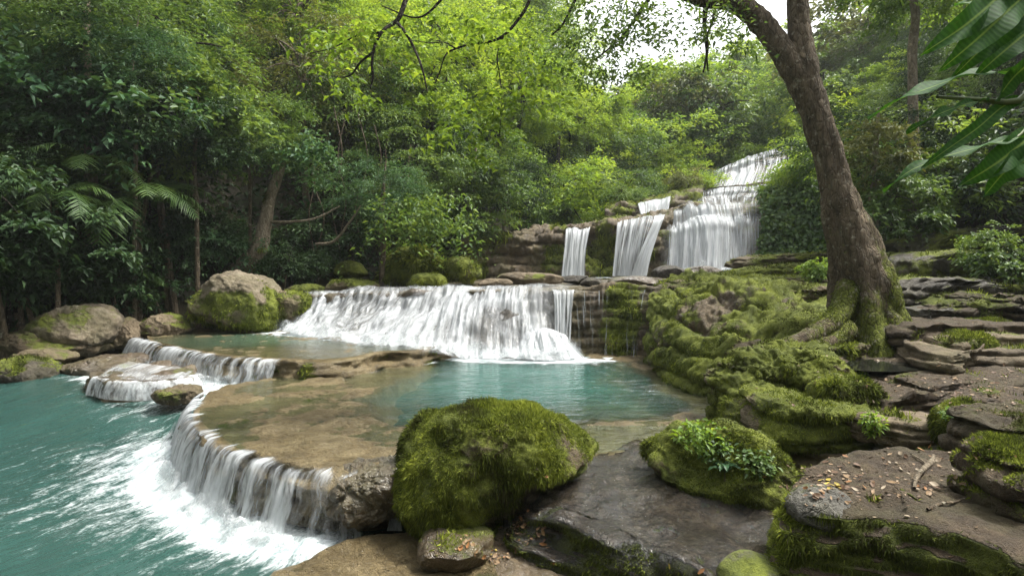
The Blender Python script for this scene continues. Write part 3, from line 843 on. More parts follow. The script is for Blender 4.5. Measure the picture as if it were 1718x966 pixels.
curtain('wide_cascade', main_rows, M['fallE'], 'wide silky white cascade across the middle above the turquoise pool', n=420, m=70, dens=dmain, rib=.10, ribf=45, seed=7, veil=.07, spray=.34, lumps=.09, shear=lambda u: .16 * sstep(.72, .1, u) - .05 * sstep(.8, 1, u))
inflate('domed_boulder', [(785, 600), (790, 560), (810, 530), (840, 517), (870, 530), (888, 560), (895, 600), (840, 606)], 13.75, .55, M['dark'], 'dark domed boulder washed over by the wide cascade', seed=26, moss=(0, 0), rough=.2)
curtain('foot_splash', px_rows([[(880, 560, 12.9), (915, 550, 12.8), (950, 562, 12.9)], [(868, 575, 12.6), (915, 566, 12.5), (962, 576, 12.7)], [(862, 603, 12.2), (915, 604, 12.05), (985, 603, 12.4)]]), M['fallE'],
        'small bulge of white water at the right foot of the wide cascade', n=120, m=24, rib=.06, ribf=14, seed=9, uscale=.3, dens=lambda u, v: .7 + 0 * u)
curtain('narrow_fall', px_rows([[(925, 486, 13.75), (965, 486, 13.7)], [(928, 500, 13.5), (963, 500, 13.5)], [(932, 600, 13.0), (956, 600, 13.05)]]), M['fallA'],
        'narrow white fall at the right end of the wide cascade', n=60, m=30, rib=.02, ribf=10, seed=10, uscale=.12, dens=lambda u, v: .62 + 0 * u)
# mossy face right of it
mf_rows = px_rows([[(948, 484, 13.9), (1010, 483, 13.7), (1060, 482, 13.5), (1125, 478, 13.2)], [(948, 492, 13.65), (1010, 491, 13.5), (1060, 490, 13.3), (1120, 488, 13.0)],
    [(950, 540, 13.5), (1015, 540, 13.25), (1060, 538, 13.0), (1100, 540, 12.7)], [(955, 606, 13.3), (1010, 606, 13.1), (1060, 608, 12.7), (1095, 612, 12.5)], [(955, 630, 13.3), (1010, 630, 13.1), (1060, 630, 12.8), (1095, 630, 12.6)]])
def mfm(V, N, m):
    x = CX + V[:, 0] / V[:, 1] * F
    return m + .45 * np.exp(-((x - 1045) / 30) ** 2) - .25 * np.exp(-((x - 975) / 22) ** 2)
face_rock('mossy_cliff', mf_rows, M['wallrock'], 'brown rock face with a strip of hanging moss right of the wide cascade', 'rock face', seed=28, n=120, m=60, disp=.16, freq=1.8, layers=.07, bed=5., moss=(.22, .1), mossfn=mfm, blades=6000, L=.07, droop=1.2)
curtain('trickling_water', px_rows([[(955, 488, 13.45), (1100, 486, 12.95)], [(958, 540, 13.2), (1095, 540, 12.7)], [(960, 604, 13.0), (1090, 608, 12.45)]]), M['fallB'],
        'thin trickles of water down the mossy face right of the wide cascade', n=160, m=24, rib=.01, ribf=20, seed=12, uscale=.5, dens=lambda u, v: .42 + .06 * fbm(np.stack([u * 12, u * 0, u * 0], -1), 8, 2))

# ------------------------------------------------------------------ the high falls at the back
W1 = px_rows([[(770, 402, 23.5), (850, 394, 23.8), (900, 388, 24), (950, 381, 24.2), (1000, 373, 24.4), (1060, 366, 24.6), (1130, 360, 24.8)],
    [(772, 404, 22.0), (850, 396, 22.2), (900, 390, 22.4), (950, 384, 22.5), (1000, 376, 22.6), (1060, 369, 22.7), (1130, 364, 22.8)],
    [(775, 435, 21.8), (850, 432, 22.0), (900, 430, 22.2), (950, 428, 22.3), (1000, 425, 22.4), (1060, 420, 22.4), (1130, 420, 22.3)],
    [(775, 468, 21.6), (850, 468, 21.8), (900, 468, 22), (950, 468, 22), (1000, 468, 22), (1060, 468, 22), (1130, 468, 21.8)]])
def w1m(V, N, m):
    x = CX + V[:, 0] / V[:, 1] * F
    return m - .7 * np.exp(-((x - 885) / 26) ** 2) + .35 * np.exp(-((x - 1012) / 20) ** 2) + .1 * sstep(850, 800, x)
face_rock('cliff_wall', W1, M['wallrock'], 'long mossy rock wall with a bare tan patch left of the high falls', 'rock wall', seed=31, n=200, m=60, disp=.30, freq=.9, strata=1.6, moss=(.36, .1), mossfn=w1m, detail=.05, layers=.12, bed=2.6, register=True, blades=7000, L=.12, droop=1.)
def dd(base, f, a, seed): return lambda u, v: base + a * fbm(np.stack([u * f, u * 0, u * 0], -1), seed, 2) + .12 * v
curtain('high_fall', px_rows([[(950, 382, 23.0), (992, 378, 23.2)], [(948, 386, 22.2), (991, 382, 22.3)], [(945, 425, 21.7), (984, 424, 21.8)], [(941, 463, 21.5), (982, 463, 21.6)]]), M['fallC'],
        'leftmost tall white fall on the long rock wall', group='high falls at the back', n=80, m=30, rib=.04, ribf=8, seed=13, uscale=.35, dens=dd(.66, 4, .1, 3))
curtain('high_fall', px_rows([[(1036, 371, 23.2), (1112, 359, 23.6)], [(1034, 375, 22.3), (1112, 364, 22.4)], [(1030, 420, 21.8), (1095, 415, 21.8)], [(1026, 463, 21.6), (1085, 463, 21.6)]]), M['fallC'],
        'tall white fall in the middle of the long rock wall', group='high falls at the back', n=120, m=30, rib=.05, ribf=12, seed=15, uscale=.6, dens=dd(.55, 5, .12, 5))
curtain('bright_strand', px_rows([[(1098, 362, 22.1), (1116, 360, 22.2)], [(1094, 375, 21.7), (1112, 372, 21.8)], [(1072, 425, 21.3), (1094, 425, 21.4)], [(1058, 463, 21.2), (1086, 463, 21.2)]]), M['fallC'],
        'bright slanting strand of water at the right edge of the middle high fall', n=40, m=30, rib=.03, ribf=5, seed=17, uscale=.15, dens=lambda u, v: .85 + 0 * u)
# second storey, left
W2 = px_rows([[(1015, 350, 27), (1050, 342, 27), (1085, 335, 27), (1130, 324, 27.2), (1180, 318, 27.5)], [(1015, 352, 25.6), (1050, 345, 25.6), (1085, 337, 25.6), (1130, 327, 25.6), (1180, 322, 25.8)],
    [(1015, 368, 25.2), (1050, 366, 25.2), (1085, 362, 25.2), (1130, 356, 25.2), (1180, 352, 25.2)], [(1015, 380, 25), (1050, 378, 25), (1085, 375, 25), (1130, 372, 25), (1180, 372, 25)]])
face_rock('mossy_shelf_wall', W2, M['wallrock'], 'second mossy rock step above the long rock wall', 'rock wall', seed=33, n=120, m=40, disp=.22, freq=1.1, moss=(.5, .2), layers=.1, bed=3., blades=3500, L=.10, register=True)
curtain('high_fall', px_rows([[(1070, 341, 26.4), (1128, 328, 26.6)], [(1069, 343, 25.4), (1128, 331, 25.4)], [(1073, 360, 24.9), (1122, 356, 24.9)]]), M['fallC'],
        'short white fall over the second mossy step', group='high falls at the back', n=80, m=20, rib=.03, ribf=8, seed=18, uscale=.4, dens=dd(.60, 5, .15, 9))
# the big stair of falls on the right
W3 = px_rows([[(1110, 360, 24.6), (1160, 345, 25), (1220, 340, 25), (1290, 334, 25)], [(1108, 366, 23.4), (1160, 350, 23.5), (1220, 345, 23.6), (1292, 338, 23.6)],
    [(1108, 382, 23.2), (1160, 372, 23.2), (1220, 366, 23.2), (1292, 360, 23.4)], [(1108, 388, 22.3), (1155, 380, 22.1), (1215, 375, 22.1), (1290, 372, 22.5)],
    [(1108, 402, 22.2), (1150, 398, 21.9), (1210, 393, 21.9), (1290, 388, 22.4)], [(1105, 468, 21.6), (1150, 468, 21.2), (1210, 468, 21.0), (1290, 462, 21.6)]])
face_rock('stair_rock', W3, M['wallrock'], 'wet rock face behind the broad lower fall of the white stair', 'rock wall', seed=35, n=140, m=50, disp=.22, freq=1.0, off=.42, layers=.10, bed=2.5, moss=(.3, .1))
curtain('high_fall', W3, M['fallC'], 'broad white fall at the foot of the stair of falls', group='high falls at the back', n=220, m=50, rib=.16, ribf=14, seed=19, uscale=1.1, veil=.12, spray=.6,
        dens=lambda u, v: .50 + .16 * fbm(np.stack([u * 6, v * .6, u * 0], -1), 21, 2) - .22 * sstep(.14, .03, v) + .22 * np.exp(-((u - .42 + .1 * v) / .17) ** 2) * sstep(.2, .5, v) - .12 * sstep(.75, .95, u) + .05 * v - .2 * np.exp(-((u - .04) / .06) ** 2))
W4 = px_rows([[(1112, 346, 26.6), (1180, 318, 27.4), (1240, 312, 27.6), (1320, 304, 27.8)], [(1110, 350, 25.8), (1180, 325, 26.4), (1245, 319, 26.6), (1322, 309, 26.6)],
    [(1112, 353, 25.7), (1180, 333, 26.2), (1245, 327, 26.4), (1312, 318, 26.4)], [(1112, 357, 25.0), (1180, 337, 25.1), (1245, 331, 25.2), (1305, 325, 25.4)], [(1116, 364, 24.4), (1180, 352, 24.4), (1245, 346, 24.4), (1300, 340, 24.6)]])
face_rock('stair_rock', W4, M['wallrock'], 'wet rock step in the middle of the stair of falls', 'rock wall', seed=37, n=120, m=40, disp=.2, freq=1.0, off=.36, moss=(.2, .1))
curtain('stair_fall', W4, M['fallC'], 'white water running down the middle of the stair of falls', group='high falls at the back', n=180, m=34, rib=.10, ribf=12, seed=20, uscale=1.0,
        dens=lambda u, v: .54 + .18 * fbm(np.stack([u * 6, v * 1.5, u * 0], -1), 23, 2) - .2 * sstep(.16, .03, v) - .3 * sstep(.82, .97, v) * (np.sin(u * 21) > -.2) - .25 * sstep(.22, .02, u) * sstep(.6, .2, v))
W5 = px_rows([[(1190, 292, 30.6), (1235, 271, 31.2), (1285, 254, 32.2), (1336, 245, 33)], [(1188, 297, 29.6), (1233, 276, 30), (1284, 258, 30.6), (1336, 248, 31.2)],
    [(1185, 303, 29.4), (1231, 288, 29.8), (1282, 272, 30.3), (1332, 259, 31)], [(1182, 309, 28.6), (1228, 296, 28.9), (1279, 283, 29.3), (1328, 271, 30.0)], [(1174, 322, 28), (1225, 316, 28), (1275, 310, 28.2), (1316, 303, 28.6)]])
face_rock('stair_rock', W5, M['wallrock'], 'brown rock face behind the topmost fall', 'rock wall', seed=39, n=140, m=46, disp=.26, freq=.9, off=.42, moss=(.1, .1), register=True)
inflate('ledge_stone', [(1160, 322), (1200, 315), (1260, 308), (1325, 300), (1328, 306), (1262, 316), (1200, 323), (1165, 328)], 27.9, .35, M['tan'], 'thin brown rock lip under the topmost fall', 'rock', seed=43, rough=.2, box=.5, moss=(.2, .1))
inflate('ledge_stone', [(1098, 360), (1125, 350), (1160, 340), (1185, 337), (1180, 345), (1140, 354), (1105, 368)], 24.6, .35, M['tan'], 'brown rock lip above the left edge of the broad high fall', 'rock', seed=44, rough=.2, box=.5, moss=(.3, .1))
curtain('stair_fall', W5, M['fallC'], 'topmost white fall below the far wooded hill', group='high falls at the back', n=220, m=44, rib=.14, ribf=16, seed=23, uscale=1.2,
        dens=lambda u, v: .48 + .20 * fbm(np.stack([u * 7 - v * .8, v * .3, u * 0], -1), 25, 2) + .16 * np.exp(-((u - .45 - .0 * v) / .12) ** 2) + .12 * v)
ivw = px_rows([[(1275, 334, 24.8), (1320, 331, 24.6), (1400, 328, 24)], [(1275, 340, 23.4), (1320, 336, 23), (1400, 332, 22.2)], [(1278, 390, 22.4), (1320, 390, 22), (1400, 390, 21)], [(1270, 462, 21.4), (1320, 458, 20.8), (1400, 455, 20)]])
ivyG = loft(ivw, 100, 60)
ivy_wall = face_rock('ivy_wall', ivw, M['wallrock'], 'dark rock wall overgrown with ivy right of the broad high fall', 'rock wall', seed=41, n=100, m=50, disp=.25, freq=1., moss=(.5, .1), register=True)
# ------------------------------------------------------------------ right bank
wall_rows = px_rows([[(1128, 474, 14.2), (1200, 470, 13.2), (1300, 472, 12.2), (1420, 486, 11.4)],
    [(1104, 490, 13.2), (1160, 482, 12.2), (1270, 486, 11.0), (1400, 520, 10.2)],
    [(1094, 520, 12.6), (1145, 508, 11.4), (1262, 514, 10.0), (1400, 548, 9.5)],
    [(1082, 570, 12.2), (1122, 560, 10.7), (1215, 565, 9.3), (1330, 585, 8.7)],
    [(1072, 604, 12.1), (1108, 622, 10.5), (1170, 640, 9.2), (1260, 650, 8.5)],
    [(1074, 622, 12.2), (1116, 648, 10.7), (1178, 668, 9.4), (1270, 680, 8.6)],
    [(1080, 628, 12.9), (1130, 650, 11.5), (1200, 672, 10.2), (1290, 680, 9.4)]])
face_rock('mossy_bank', wall_rows, M['wallrock'], 'big bulging bank covered in bright moss beside the turquoise pool', 'rock bank', seed=51, n=240, m=130, disp=.22, freq=1.1, layers=.085, bed=2.6, moss=(.68, .24), register=True, blades=75000, L=.030, droop=1.0, bladew=.2, detail=.05)
# terrace of earth under the tree
T8 = [tuple(Pz(x, y, z)) for x, y, z in [(1216, 668, 1.04), (1260, 671, 1.10), (1400, 674, 1.10), (1500, 690, 1.08), (1600, 700, 1.08), (1718, 712, 1.12)]] + [(5.6, 5.6, 1.2), (7.4, 7.2, 1.35), (8.2, 9.5, 1.5),
      (6.4, 10.6, 1.5), (4.6, 10.4, 1.48)] + [tuple(Pz(x, y, z)) for x, y, z in [(1300, 580, 1.40), (1262, 604, 1.30), (1226, 636, 1.16)]]
def t8m(V, N, m):
    side = sstep(.75, .35, N[:, 2])
    x = CX + V[:, 0] / V[:, 1] * F
    return m * .5 - .12 + side * (.52 + .5 * m) + .45 * sstep(1300, 1230, x)
PC = Pz(1488, 612, 1.30)
def t8top(V, flat):
    q = np.hypot((V[:, 0] - PC[0]) / .62, (V[:, 1] - PC[1]) / .34)
    V[:, 2] -= (flat > .3) * .09 * sstep(1.15, .5, q + .15 * fbm(V * 4, 12, 3))
    V[:, 2] += (flat > .3) * .018 * fbm(V * 7, 13, 4)
    return V
slab('earth_terrace', T8, 1.2, M['soil'], 'bare earth terrace strewn with dead leaves around the big tree', 'terrace', seed=53, top=.05, side=.16, undercut=-.05, N=360, nt=80, ns=40, bev=.10, moss=(.18, .0), mossfn=t8m, topfn=t8top, register=True,
     wobble=.10, blades=26000, L=.05, droop=1.0, thr=.55)
# bulging moss below the roots
inflate('moss_mound', [(1207, 700), (1212, 655), (1235, 615), (1275, 590), (1330, 578), (1400, 588), (1420, 630), (1405, 685), (1330, 700), (1268, 712), (1212, 716)], 7.35, .75, M['wallrock'],
        'moss mound draped over the bank below the tree roots', seed=54, moss=(.62, .2), strata=.09, bed=4., rough=.22, n=64, detail=.05, blades=36000, L=.026, droop=1., register=True, freq=2.2)
inflate('moss_cushion', [(1310, 640), (1322, 612), (1360, 596), (1405, 598), (1424, 620), (1418, 650), (1360, 662)], 6.95, .35, M['wallrock'], 'dark moss cushion beside the puddle', 'rock', 'moss cushions', seed=55, moss=(.7, .2), blades=9000, L=.026, register=True, rough=.2)
inflate('mossy_block', [(1252, 672), (1300, 664), (1380, 666), (1446, 674), (1458, 700), (1452, 735), (1385, 742), (1310, 738), (1262, 722), (1250, 700)], 6.35, .55, M['wallrock'], 'dark mossy block forming the edge of the earth terrace', seed=99, moss=(.52, .15), rough=.14, n=60, box=.42, strata=.06, bed=5., detail=.03, blades=16000, L=.026, droop=1., register=True)
inflate('moss_cushion', [(1362, 668), (1368, 645), (1390, 630), (1425, 632), (1470, 655), (1480, 675), (1420, 684)], 6.3, .25, M['wallrock'], 'bright moss cushion on the edge of the earth terrace', 'rock', 'moss cushions', seed=56, moss=(.8, .2), blades=4500, L=.045, register=True, rough=.2)
# step below the terrace and mossy mound with plants
S4 = [tuple(Pz(x, y, .70)) for x, y in [(1205, 718), (1250, 728), (1310, 745), (1420, 770), (1520, 770), (1600, 757)]] + [(3.9, 6.6, .70), (2.8, 6.9, .70), (2.35, 6.8, .70)]
slab('stone_step', S4, .5, M['tan'], 'brown stone step between the earth terrace and the leafy moss mound', 'rock', seed=57, top=.03, side=.09, undercut=.1, N=200, nt=40, ns=18, bev=.06, moss=(.12, -.05), register=True, blades=2500, L=.04)
S4b = [tuple(Pz(x, y, .98)) for x, y in [(1470, 722), (1510, 728), (1590, 745), (1640, 738), (1640, 712), (1540, 702), (1480, 706)]]
slab('stone_step', S4b, .4, M['grey'], 'small grey stone step in the earth terrace beside the leafy bush', 'rock', seed=58, top=.03, side=.06, N=140, nt=24, ns=14, bev=.05, moss=(.1, .0), register=True)
inflate('leafy_mound', [(1086, 762), (1112, 738), (1165, 716), (1225, 712), (1290, 742), (1340, 800), (1330, 850), (1270, 858), (1200, 836), (1140, 812), (1096, 786)], 5.55, .55, M['wallrock'],
        'moss mound with leafy plants beside the wet slab', seed=59, moss=(.84, .15), rough=.16, n=60, detail=.03, blades=36000, L=.028, droop=1., register=True, freq=1.6)
# wet slab in front
F1 = [tuple(Pz(x, y, z)) for x, y, z in [(885, 838, .55), (925, 795, .56), (985, 765, .575), (1010, 748, .585), (1110, 735, .59), (1215, 728, .6), (1330, 800, .54), (1310, 880, .53), (1285, 935, .52), (1230, 985, .52), (1175, 955, .55), (1090, 915, .56), (1000, 872, .57), (925, 850, .57)]]
def f1top(V, flat):
    q = sstep(.0, .06, np.abs(fbm(V * np.array([1.1, 1.6, 0]) + 3, 95, 3))) - 1     # open cracks
    V[:, 2] += (flat > .3) * .035 * q
    x = CX + V[:, 0] / V[:, 1] * F; y = YH - (V[:, 2] - ZC) / V[:, 1] * F
    tr = sstep(1100, 1150, x + (y - 770) * -.9 + 40) * (flat > .3)
    V[:, 2] -= .02 * tr * sstep(1, .2, np.abs(y - 830) / 120)
    V[:, 2] += (flat > .3) * .065 * np.abs(fbm(V * 3.2, 91, 4))
    V[:, 2] += (flat > .3) * .026 * fbm(V * 11, 92, 3)
    return V
def f1m(V, N, m): return .5 * m - .15 + .72 * sstep(.97, .75, N[:, 2]) * sstep(5.6, 4.9, V[:, 1])
slab('wet_slab', F1, .55, M['slab'], 'large wet grey slab with water running over it beside the big mossy boulder', 'rock slab', seed=61, top=.035, side=.10, undercut=-.20, layers=.01, N=340, nt=90, ns=34, bev=.13, moss=(.12, -.1), mossfn=f1m, topfn=f1top,
     register=True, blades=22000, L=.024, droop=1., wobble=.05)
# lower steps in front
F2 = [tuple(Pz(x, y, z)) for x, y, z in [(806, 908, .20), (835, 880, .22), (870, 862, .22), (905, 868, .20), (960, 895, .16), (1040, 930, .14), (1160, 985, .12), (1180, 1120, .12), (820, 1120, .10), (760, 1000, .10), (758, 955, .14)]]
def f2m(V, N, m): return .8 * m - .02 + .62 * sstep(.96, .7, N[:, 2])
slab('stone_step', F2, .45, M['wet'], 'mossy edged wet stone step below the large grey slab', 'rock', seed=63, top=.06, side=.10, undercut=-.18, layers=.01, N=260, nt=60, ns=22, bev=.14, moss=(.18, -.1), mossfn=f2m, register=True, blades=14000, L=.022, droop=1., wobble=.06)
inflate('brown_stone', [(700, 918), (714, 900), (745, 893), (795, 894), (826, 904), (812, 936), (760, 950), (712, 942)], 4.95, .32, M['wet'], 'small wet brown stone in front of the big mossy boulder', seed=66, moss=(.38, .1), blades=1500, L=.03, register=True)
F4 = [tuple(Pz(x, y, z)) for x, y, z in [(440, 985, .10), (480, 950, .10), (530, 930, .11), (600, 904, .12), (660, 888, .13), (740, 888, .15), (830, 915, .17), (900, 1150, .17), (420, 1150, .12)]]
slab('river_shelf', F4, .4, M['shelf'], 'brown shelf of wet rock at the edge of the river in front', 'rock', seed=67, top=.05, side=.08, undercut=0, N=240, nt=60, ns=16, bev=.07, moss=(.1, .05), register=True, wobble=.08)
inflate('mossy_stone', [(1208, 975), (1222, 950), (1262, 938), (1310, 948), (1335, 975), (1310, 1010), (1230, 1010)], 3.8, .22, M['grey'], 'smooth moss green stone below the leaf strewn slab', seed=68, moss=(.62, .1), register=True, rough=.06, cuts=1)
# big mossy boulder
inflate('mossy_boulder', [(664, 775), (672, 742), (695, 712), (745, 697), (800, 686), (870, 684), (915, 692), (955, 712), (1000, 742), (992, 758), (940, 782), (885, 815), (868, 835), (845, 850), (800, 862), (765, 862), (735, 872), (715, 884), (690, 862), (668, 830)], 5.6, .62, M['wallrock'],
        'big rounded boulder thick with hanging moss between the near cascade and the wet slab', 'boulder', seed=71, moss=(.66, .18), rough=.13, freq=1.5, n=72, box=.62, cuts=4, blades=90000, L=.042, droop=1.2, register=True, bladew=.15, detail=.025)
inflate('shelf_end_rock', [(545, 800), (580, 787), (640, 778), (690, 775), (690, 850), (650, 862), (600, 866), (560, 850), (548, 825)], 5.75, .45, M['wet'], 'lumpy wet brown end of the shelf beside the big mossy boulder', seed=72, moss=(0, .05), rough=.2, freq=2.0, n=64, cuts=3, detail=.03)
inflate('moss_slab', [(888, 800), (905, 785), (950, 775), (985, 778), (970, 795), (930, 808), (895, 812)], 5.55, .2, M['wet'], 'flat mossy stone tucked against the right foot of the big mossy boulder', seed=73, moss=(.55, .1), blades=1500, L=.03, register=True)
curtain('boulder_trickle', px_rows([[(650, 842, 5.72), (675, 842, 5.72)], [(652, 870, 5.66), (673, 870, 5.66)], [(648, 890, 5.6), (676, 890, 5.6)]]), M['fallA'], 'tiny fall of water in the gap beside the big mossy boulder', n=30, m=14, rib=.01, ribf=5, seed=31, uscale=.06, dens=lambda u, v: .62 + 0 * u)

# leaf strewn slab, bottom right
F6 = [tuple(Pz(x, y, z)) for x, y, z in [(1312, 835, 1.08), (1320, 800, 1.08), (1345, 775, 1.08), (1400, 758, 1.09), (1480, 748, 1.10), (1590, 750, 1.12), (1690, 790, 1.14), (1800, 860, 1.16)]] + [(2.85, 2.88, 1.14), (2.6, 2.9, 1.12)] + \
     [tuple(Pz(x, y, z)) for x, y, z in [(1630, 900, 1.10), (1560, 884, 1.10), (1480, 872, 1.09), (1390, 864, 1.07), (1335, 855, 1.07)]]
def f6m(V, N, m):
    x = CX + V[:, 0] / V[:, 1] * F
    return .6 * m - .12 + .85 * sstep(.92, .6, N[:, 2]) + .45 * sstep(1360, 1320, x)
slab('leaf_strewn_slab', F6, .95, M['soil'], 'brown slab strewn with dead leaves and a curved stick', 'rock slab', seed=75, top=.03, side=.10, undercut=-.38, layers=.01, N=360, nt=70, ns=46, bev=.10, moss=(.12, -.1), mossfn=f6m, register=True,
     blades=46000, L=.036, droop=1.0, wobble=.05, bladew=.16)
inflate('grey_stone', [(1318, 850), (1345, 828), (1395, 820), (1425, 838), (1420, 870), (1380, 885), (1330, 875)], 3.84, .2, M['grey'], 'grey stone at the corner of the leaf strewn slab', seed=76, moss=(.12, .1), register=True, rough=.1)
inflate('green_stone', [(1418, 885), (1425, 858), (1460, 848), (1498, 858), (1506, 885), (1490, 912), (1450, 918), (1425, 905)], 3.74, .2, M['grey'], 'greenish stone in the front face of the leaf strewn slab', seed=77, moss=(.42, 0), register=True, rough=.1)
# mossy stones along the right edge
inflate('moss_cushion', [(1575, 722), (1580, 692), (1605, 677), (1640, 680), (1655, 705), (1645, 740), (1600, 752)], 5.3, .25, M['wallrock'], 'rounded moss cushion beside the small grey stone step', 'rock', 'moss cushions', seed=78, moss=(.85, .2), blades=8000, L=.05, register=True)
inflate('moss_cushion', [(1590, 770), (1600, 752), (1640, 742), (1665, 760), (1660, 800), (1620, 805)], 4.75, .2, M['wallrock'], 'low moss cushion behind the curved stick', 'rock', 'moss cushions', seed=79, moss=(.8, .2), blades=4000, L=.045, register=True)
inflate('mossy_rock', [(1625, 760), (1632, 715), (1660, 695), (1718, 690), (1790, 700), (1820, 760), (1780, 800), (1700, 800), (1640, 795)], 4.6, .4, M['soil'], 'flat topped mossy rock with a bare brown top at the picture edge', 'rock', 'mossy rocks along the slab', seed=80, moss=(.66, .0), blades=16000, L=.024, register=True, box=.5, strata=.05, bed=7., detail=.03)
inflate('mossy_rock', [(1635, 840), (1640, 790), (1665, 760), (1718, 750), (1800, 760), (1840, 840), (1820, 930), (1740, 940), (1680, 900)], 3.75, .35, M['soil'], 'nearest mossy rock at the picture edge beside the leaf strewn slab', 'rock', 'mossy rocks along the slab', seed=81, moss=(.6, .2), blades=34000, L=.022, register=True, box=.5, strata=.07, bed=6., detail=.03)
# steps climbing behind the tree
def step(px, z, thick, label, seed, back=1.2, mat='tan', moss=(.15, .05), blades=1500, name='stone_step', **kw):
    fr = [Pz(x, y, z) for x, y in px]
    bk = [p + np.array([.25, back, 0]) for p in fr[::-1]]
    slab(name, [tuple(p) for p in fr + bk], thick, M[mat], label, 'rock', 'stone steps around the big tree', seed=seed, top=.04, side=.13, undercut=.06, N=240, nt=24, ns=20, bev=.06, moss=moss, register=True, blades=blades, L=.05, wobble=.12, **kw)
step([(1590, 594), (1640, 586), (1718, 588), (1900, 592)], 1.52, .35, 'lowest brown stone step behind the earth terrace', 83)
step([(1600, 573), (1660, 566), (1740, 566), (1900, 568)], 1.62, .3, 'second brown stone step behind the earth terrace', 84)
step([(1535, 548), (1600, 546), (1700, 546), (1860, 548)], 1.74, .3, 'third brown stone step, beside the tree base', 85, mat='soil')
step([(1560, 520), (1620, 516), (1700, 518), (1820, 520)], 1.88, .3, 'fourth, darker stone step beside the tree', 86, mat='dark')
def ledge(outl, Y, thick, label, seed, mat='dark', moss=(.3, .2), blades=3000, name='rock_ledge', n=64, **kw):
    kw.setdefault('detail', .04)
    return inflate(name, outl, Y, thick, M[mat], label, 'rock', 'rock ledges of the bank', seed=seed, moss=moss, blades=blades, L=.06, box=.42, rough=.16, freq=2.2, n=n, strata=.09, bed=7., register=True, **kw)
ledge([(1490, 490), (1500, 470), (1560, 466), (1640, 470), (1720, 462), (1860, 465), (1880, 520), (1700, 516), (1560, 520), (1495, 515)], 10.6, 1.0, 'long dark rock ledge beside the big tree', 87, 'dark')
ledge([(1540, 530), (1580, 500), (1640, 492), (1700, 500), (1720, 525), (1640, 540)], 9.6, .5, 'low rounded dark ledge on the steps', 88, 'soil', blades=800)
ledge([(1640, 520), (1660, 506), (1718, 502), (1800, 505), (1820, 535), (1700, 538)], 9.1, .4, 'small dark ledge at the top of the steps', 89, 'soil', blades=800)
ledge([(1470, 462), (1478, 432), (1520, 424), (1600, 424), (1740, 418), (1900, 415), (1920, 474), (1700, 472), (1560, 474)], 12.2, 1.2, 'tall dark ledge under the shrubs behind the steps', 90, 'dark', moss=(.42, .15))
ledge([(1470, 425), (1480, 402), (1540, 392), (1640, 385), (1760, 375), (1900, 372), (1920, 428), (1700, 430), (1560, 432)], 13.6, 1.4, 'topmost dark ledge under the shrubs', 91, 'dark', moss=(.45, .2))
inflate('moss_hump', [(1545, 600), (1560, 572), (1600, 560), (1640, 560), (1660, 575), (1620, 600), (1580, 612)], 8.0, .35, M['wallrock'], 'bright moss hump between the tree base and the stone steps', seed=92, moss=(.85, .2), blades=7000, L=.05, register=True)
# ledges up to the stream, left of the tree
ledge([(1225, 446), (1262, 432), (1330, 428), (1400, 427), (1420, 445), (1380, 458), (1290, 456)], 17.5, .9, 'long brown ledge at the foot of the ivy wall', 93, 'tan', moss=(.3, .3))
ledge([(1195, 470), (1215, 456), (1290, 448), (1400, 444), (1420, 462), (1380, 478), (1260, 480)], 15.4, .9, 'mossy ledge below the long brown ledge', 94, 'tan', moss=(.5, .3), blades=6000)
ledge([(1108, 482), (1130, 470), (1190, 466), (1260, 468), (1330, 465), (1420, 470), (1420, 500), (1250, 494), (1150, 490)], 13.6, .8, 'low mossy ledge along the top of the mossy bank', 95, 'tan', moss=(.45, .25), blades=6000)
ledge([(1265, 505), (1275, 485), (1320, 480), (1400, 484), (1420, 520), (1380, 532), (1300, 528)], 11.3, .6, 'squared mossy block on top of the bank beside the tree', 96, 'tan', moss=(.42, .15), blades=5000)
ledge([(1290, 555), (1310, 538), (1380, 528), (1450, 530), (1450, 560), (1360, 572)], 9.9, .5, 'mossy block under the big root', 97, 'tan', moss=(.6, .2), blades=5000)
step([(1490, 672), (1560, 668), (1640, 672), (1740, 668), (1850, 680)], 1.20, .2, 'low worn stone ledge across the leaf littered earth terrace', 201, back=.7, mat='soil', moss=(.12, .1), blades=600)
step([(1560, 648), (1640, 640), (1740, 643), (1850, 646)], 1.27, .18, 'thin worn stone ledge on the earth terrace below the lowest step', 202, back=.8, mat='soil', moss=(.12, .1), blades=600)
step([(1430, 700), (1500, 706), (1580, 716), (1650, 722), (1740, 728)], 1.10, .25, 'worn front ledge of the earth terrace behind the curved stick', 203, back=.5, mat='tan', moss=(.2, .1), blades=900)
ledge([(1235, 612), (1250, 592), (1300, 580), (1380, 574), (1440, 580), (1445, 594), (1360, 600), (1280, 612)], 8.35, .5, 'thin mossy ledge running under the big roots', 98, 'tan', moss=(.5, .2), blades=6000)
ledge([(1180, 505), (1210, 494), (1290, 496), (1310, 508), (1270, 520), (1200, 520)], 11.6, .6, 'mossy ledge on the shoulder of the mossy bank', 100, 'tan', moss=(.5, .2), blades=4000)
